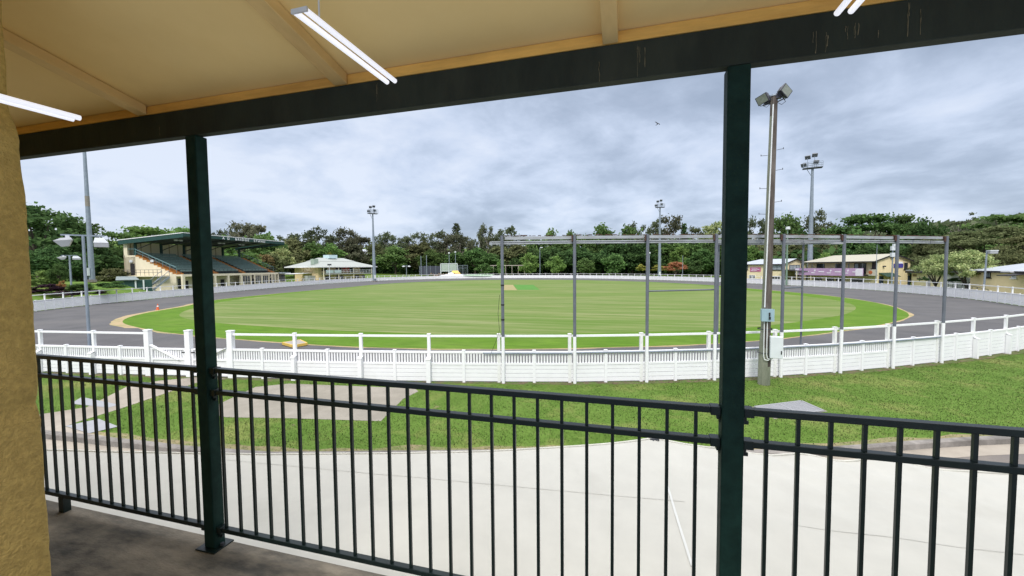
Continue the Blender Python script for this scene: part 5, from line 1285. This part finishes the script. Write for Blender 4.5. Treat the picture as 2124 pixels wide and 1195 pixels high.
for a in (('gum','gum',1568,447,66,165),('gum','gum',1605,452,50,170),('round','mid',1632,440,80,160),('gum','gum',1682,436,84,165),('round','dark',1655,470,90,160),('round','bright',1560,508,52,134),('round','olive',1602,498,80,140),('round','olive',1650,500,84,142),('round','olive',1700,500,84,140),
          ('round','bright',1712,521,40,130),('round','mid',1735,462,84,150),('spread','mid',1800,434,185,150),('spread','dark',1850,432,130,158),('round','mid',1770,470,80,142),('round','dark',1750,512,80,130),('round','dark',1800,505,80,128),('round','dark',1850,500,84,128),
          ('round','dark',1912,446,76,145),('round','mid',1880,462,70,150),('round','dark',1890,508,70,124),('wisp','gum',1985,440,66,165),('round','olive',1925,490,80,122)): T(*a)
T('spread','mid',2080,428,230,138,'dense deep green domed tree on the skyline at far right'); T('spread','mid',2190,432,200,135,'dense green tree cut by the right edge of the frame')
T('spread','olive',2040,462,250,112,'broad olive brown tree spreading behind the hipped cottage'); T('spread','olive',2150,478,200,104,'olive tree behind the cottage roof at the right edge')
T('round','olive',1975,488,90,118,'olive tree with bare twigs behind the two pale flowering trees'); T('round','olive',2085,505,80,98,'low olive tree just above the cottage ridge')
T('flat','flower',1941,514,82,84,'pale flowering tree in front of the low hall, left of a pair',near=True); T('flat','flower',2008,507,104,80,'pale flowering tree beside the hipped cottage, right of a pair',near=True)
T('flat','cream',545,512,44,165,'bronze topped flowering tree behind the far end of the grandstand'); T('flat','flower',586,506,52,172,'cream flowering tree between the grandstand and the pavilion')
T('round','mid',512,520,80,160,'dark green tree behind the grandstand benches'); T('round','olive',562,524,72,168,'olive tree just behind the far end of the grandstand roof'); T('round','olive',612,524,80,180,'grey olive tree left of the pavilion roof'); T('round','yellow',684,520,24,196,'yellow green tree behind the pavilion roof ridge')
# lawn trees beyond the far fence
T('round','bright',1096,522,46,173,'bright green lawn tree, tallest of those under the gantry'); T('round','bright',1153,528,42,176,'bright green lawn tree right of the slim lamp pole'); T('round','mid',1213,534,46,172,'small dark lawn tree left of the wide lawn tree'); T('round','mid',1273,524,64,170,'wide green lawn tree at the third gantry bay')
T('round','mid',1004,545,40,172,'low sparse lawn tree under the tethering rail'); T('round','bright',1040,536,20,174,'slim young lawn tree just behind the first gantry post')
T('flat','orange',1402,539,52,166,'flat topped tree covered in orange red blossom')
T('bush','yellow',1330,547,56,172,'yellow green hedge behind the lamp with a round head','hedge','hedge',base=562,depth=.4); T('bush','yellow',1370,546,48,174,'yellow green hedge at the foot of the middle tower','hedge','hedge',base=562,depth=.4)
T('bush','mid',1393,553,40,172,'green shrub left of the orange flowering tree','shrub',base=566); T('bush','dark',1440,535,44,168,'dark green shrub right of the orange flowering tree','shrub',base=566)
T('bush','dark',1920,573,80,90,'clipped dark hedge along the front of the low hall','hedge','hedge',base=582,depth=.25,near=True)
T('bush','dark',1990,574,50,82,'dark low hedge between the low hall and the cottage','hedge','hedge',base=585,depth=.3,near=True)
# labels for the tree belt: which one it is, by look and by what stands below it
REG = [(0,440,'behind the first veranda post'),(440,520,'above the stand lettering'),(520,610,'above the far end of the grandstand'),(610,700,'above the left of the pavilion'),(700,776,'between pavilion ridge and its tower'),
       (776,880,'right of the pavilion tower'),(880,960,'behind the sight screen'),(960,1036,'left of the first gantry post'),(1036,1112,'in the first gantry bay, left half'),(1112,1187,'in the first gantry bay, right half'),(1187,1262,'in the second gantry bay, left half'),(1262,1336,'in the second gantry bay, right half'),
       (1336,1405,'beside the middle gantry tower'),(1405,1480,'in the third gantry bay, right half'),(1480,1560,'beside the second veranda post'),(1560,1620,'behind the timber pole'),(1620,1690,'left of the right tower'),(1690,1745,'right of the right tower'),(1745,1860,'behind the clubhouse roof'),(1860,2130,'behind the low hall')]
LOOK = {'gum': 'tall open grey gum', 'pine': 'narrow dark hoop pine', 'wisp': 'wispy bare gum', 'spread': 'spreading umbrella tree', 'round': 'rounded tree', 'flat': 'flat topped tree'}
HUE = {'dark': 'dark green', 'mid': 'mid green', 'bright': 'bright green', 'olive': 'olive', 'gum': '', 'brown': 'brownish', 'yellow': 'yellowish', 'flower': 'pale flowering', 'cream': 'bronze'}
by = {}
for px, t, k, h in TREES:
    reg = next(r for r in REG if r[0] <= px < r[1]); by.setdefault((reg[2], k, h), []).append((px, t))
ORD = ['leftmost', 'second from left', 'third from left', 'fourth from left', 'fifth from left']
for (reg, k, h), v in by.items():
    v.sort(key=lambda q: q[0]); look = (HUE[h]+' '+LOOK[k]).strip()
    for i, (px, t) in enumerate(v):
        t['label'] = f"{look} {reg}" + (f", {ORD[i]}" if len(v) > 1 else ''); t['group'] = 'trees of the belt behind the oval'
# undergrowth and the wood far off: one mass each
P = []; 
for _ in range(15000):
    px = rnd.uniform(420, 1560); r = rnd.uniform(206, 250) - 30*sstep(1250, 1500, px); p = xy(px, r); P.append((p.x, p.y, terrain(p.x, p.y)+rnd.random()**1.5*9))
for _ in range(5000):
    px = rnd.uniform(1540, 2160); r = rnd.uniform(132, 168); p = xy(px, r); P.append((p.x, p.y, terrain(p.x, p.y)+rnd.random()**1.4*8))
for _ in range(2600):
    px = rnd.uniform(40, 440); r = rnd.uniform(150, 190); p = xy(px, r); P.append((p.x, p.y, terrain(p.x, p.y)+rnd.random()**1.4*8))
me = quads('undergrowth', P, nr_.uniform(.7, 1.5, len(P)), LM['dark']); tag(inst(me, 'undergrowth'), 'dark undergrowth between the trunks of the tree belt', 'undergrowth', kind='stuff')
P = []
for _ in range(16000):
    px = rnd.uniform(-100, 2250); r = rnd.uniform(262, 330); p = xy(px, r); hh = 10+5*mnoise.noise(Vector((px*.013, 0, 7))); P.append((p.x, p.y, terrain(p.x, p.y)+rnd.random()**.8*hh))
me = quads('woodland', P, nr_.uniform(1.0, 2.2, len(P)), LM['gum']); tag(inst(me, 'woodland'), 'dark distant wood filling in behind the tree belt', 'woodland', kind='stuff')

# ------------------------------------------------------------------ sky and sun
SUN_EL, SUN_AZ = R(42), R(176)        # compass from +Y, clockwise: behind the camera, a little right
w = bpy.data.worlds.new('World'); SC.world = w; w.use_nodes = True
nt = w.node_tree; N = nt.nodes; L = nt.links; N.clear()
out = N.new('ShaderNodeOutputWorld'); sky = N.new('ShaderNodeTexSky'); sky.sky_type = 'NISHITA'; sky.sun_disc = False
sky.sun_elevation = SUN_EL; sky.sun_rotation = SUN_AZ
bg1 = N.new('ShaderNodeBackground'); bg1.inputs['Strength'].default_value = .10; L.new(sky.outputs[0], bg1.inputs[0])
tc = N.new('ShaderNodeTexCoord'); sx = N.new('ShaderNodeSeparateXYZ'); L.new(tc.outputs['Generated'], sx.inputs[0])
def mth(op, a, b=None, c=None):
    m = N.new('ShaderNodeMath'); m.operation = op
    for i, v in enumerate((a, b, c)):
        if v is None: continue
        if isinstance(v, (int, float)): m.inputs[i].default_value = v
        else: L.new(v, m.inputs[i])
    return m.outputs[0]
zz = mth('MAXIMUM', sx.outputs['Z'], 0.0); den = mth('ADD', zz, .26)
cb = N.new('ShaderNodeCombineXYZ'); L.new(mth('DIVIDE', sx.outputs['X'], den), cb.inputs[0]); L.new(mth('DIVIDE', sx.outputs['Y'], den), cb.inputs[1]); cb.inputs[2].default_value = 1.7
def cloud(sc, det, rough, dist, st=(1, 1, 1), off=(0, 0, 0), rot=0):
    mp = N.new('ShaderNodeMapping'); mp.inputs['Scale'].default_value = st; mp.inputs['Location'].default_value = off; mp.inputs['Rotation'].default_value = (0, 0, rot)
    L.new(cb.outputs[0], mp.inputs[0]); n = N.new('ShaderNodeTexNoise'); n.inputs['Scale'].default_value = sc; n.inputs['Detail'].default_value = det
    n.inputs['Roughness'].default_value = rough; n.inputs['Distortion'].default_value = dist; L.new(mp.outputs[0], n.inputs['Vector']); return n.outputs['Fac']
def cramp(v, stops):
    r = N.new('ShaderNodeValToRGB'); e = r.color_ramp.elements
    while len(e) < len(stops): e.new(.5)
    for k, (p, c) in zip(e, stops): k.position = p; k.color = (*c, 1)
    L.new(v, r.inputs[0]); return r.outputs[0]
c1 = cloud(.78, 10, .52, .18, (1, 1.0, 1), (8.3, 6.1, 0), .9); c2 = cloud(2.6, 10, .58, .25, (1, 1, 1), (7.7, 4.2, 0), .3)
mixv = mth('ADD', mth('MULTIPLY', c1, .62), mth('MULTIPLY', c2, .38))
col = cramp(mixv, [(.38, (.275, .33, .43)), (.44, (.335, .395, .505)), (.483, (.41, .475, .595)), (.515, (.47, .535, .66)), (.58, (.57, .62, .72))])
# overcast sky: zenith brighter than the horizon
lift = N.new('ShaderNodeMapRange'); lift.inputs['From Min'].default_value = .42; lift.inputs['From Max'].default_value = .80; lift.inputs['To Min'].default_value = 1.0; lift.inputs['To Max'].default_value = 3.6
L.new(sx.outputs['Z'], lift.inputs['Value'])
up = N.new('ShaderNodeMapRange'); up.inputs['From Min'].default_value = .40; up.inputs['From Max'].default_value = .62; L.new(sx.outputs['Z'], up.inputs['Value'])
nm = N.new('ShaderNodeMix'); nm.data_type = 'RGBA'; nm.inputs['B'].default_value = (.545, .55, .57, 1); L.new(up.outputs[0], nm.inputs['Factor']); L.new(col, nm.inputs['A'])
bg2 = N.new('ShaderNodeBackground'); L.new(nm.outputs['Result'], bg2.inputs[0]); L.new(lift.outputs[0], bg2.inputs['Strength'])
ms = N.new('ShaderNodeMixShader'); ms.inputs[0].default_value = .90; L.new(bg1.outputs[0], ms.inputs[1]); L.new(bg2.outputs[0], ms.inputs[2]); L.new(ms.outputs[0], out.inputs[0])
sl = bpy.data.lights.new('sun', 'SUN'); sl.energy = 1.5; sl.angle = R(14); sl.color = (1, .96, .90)
so = bpy.data.objects.new('sun', sl); COL.objects.link(so)
dv = Vector((math.sin(SUN_AZ)*math.cos(SUN_EL), math.cos(SUN_AZ)*math.cos(SUN_EL), math.sin(SUN_EL)))
so.rotation_euler = (-dv).to_track_quat('-Z', 'Y').to_euler()
SC.view_settings.view_transform = 'Standard'; SC.view_settings.look = 'None'; SC.view_settings.exposure = 0.49; SC.view_settings.gamma = 1
SC.render.engine = 'CYCLES'; SC.cycles.max_bounces = 8; SC.cycles.transparent_max_bounces = 8; SC.cycles.use_denoising = True
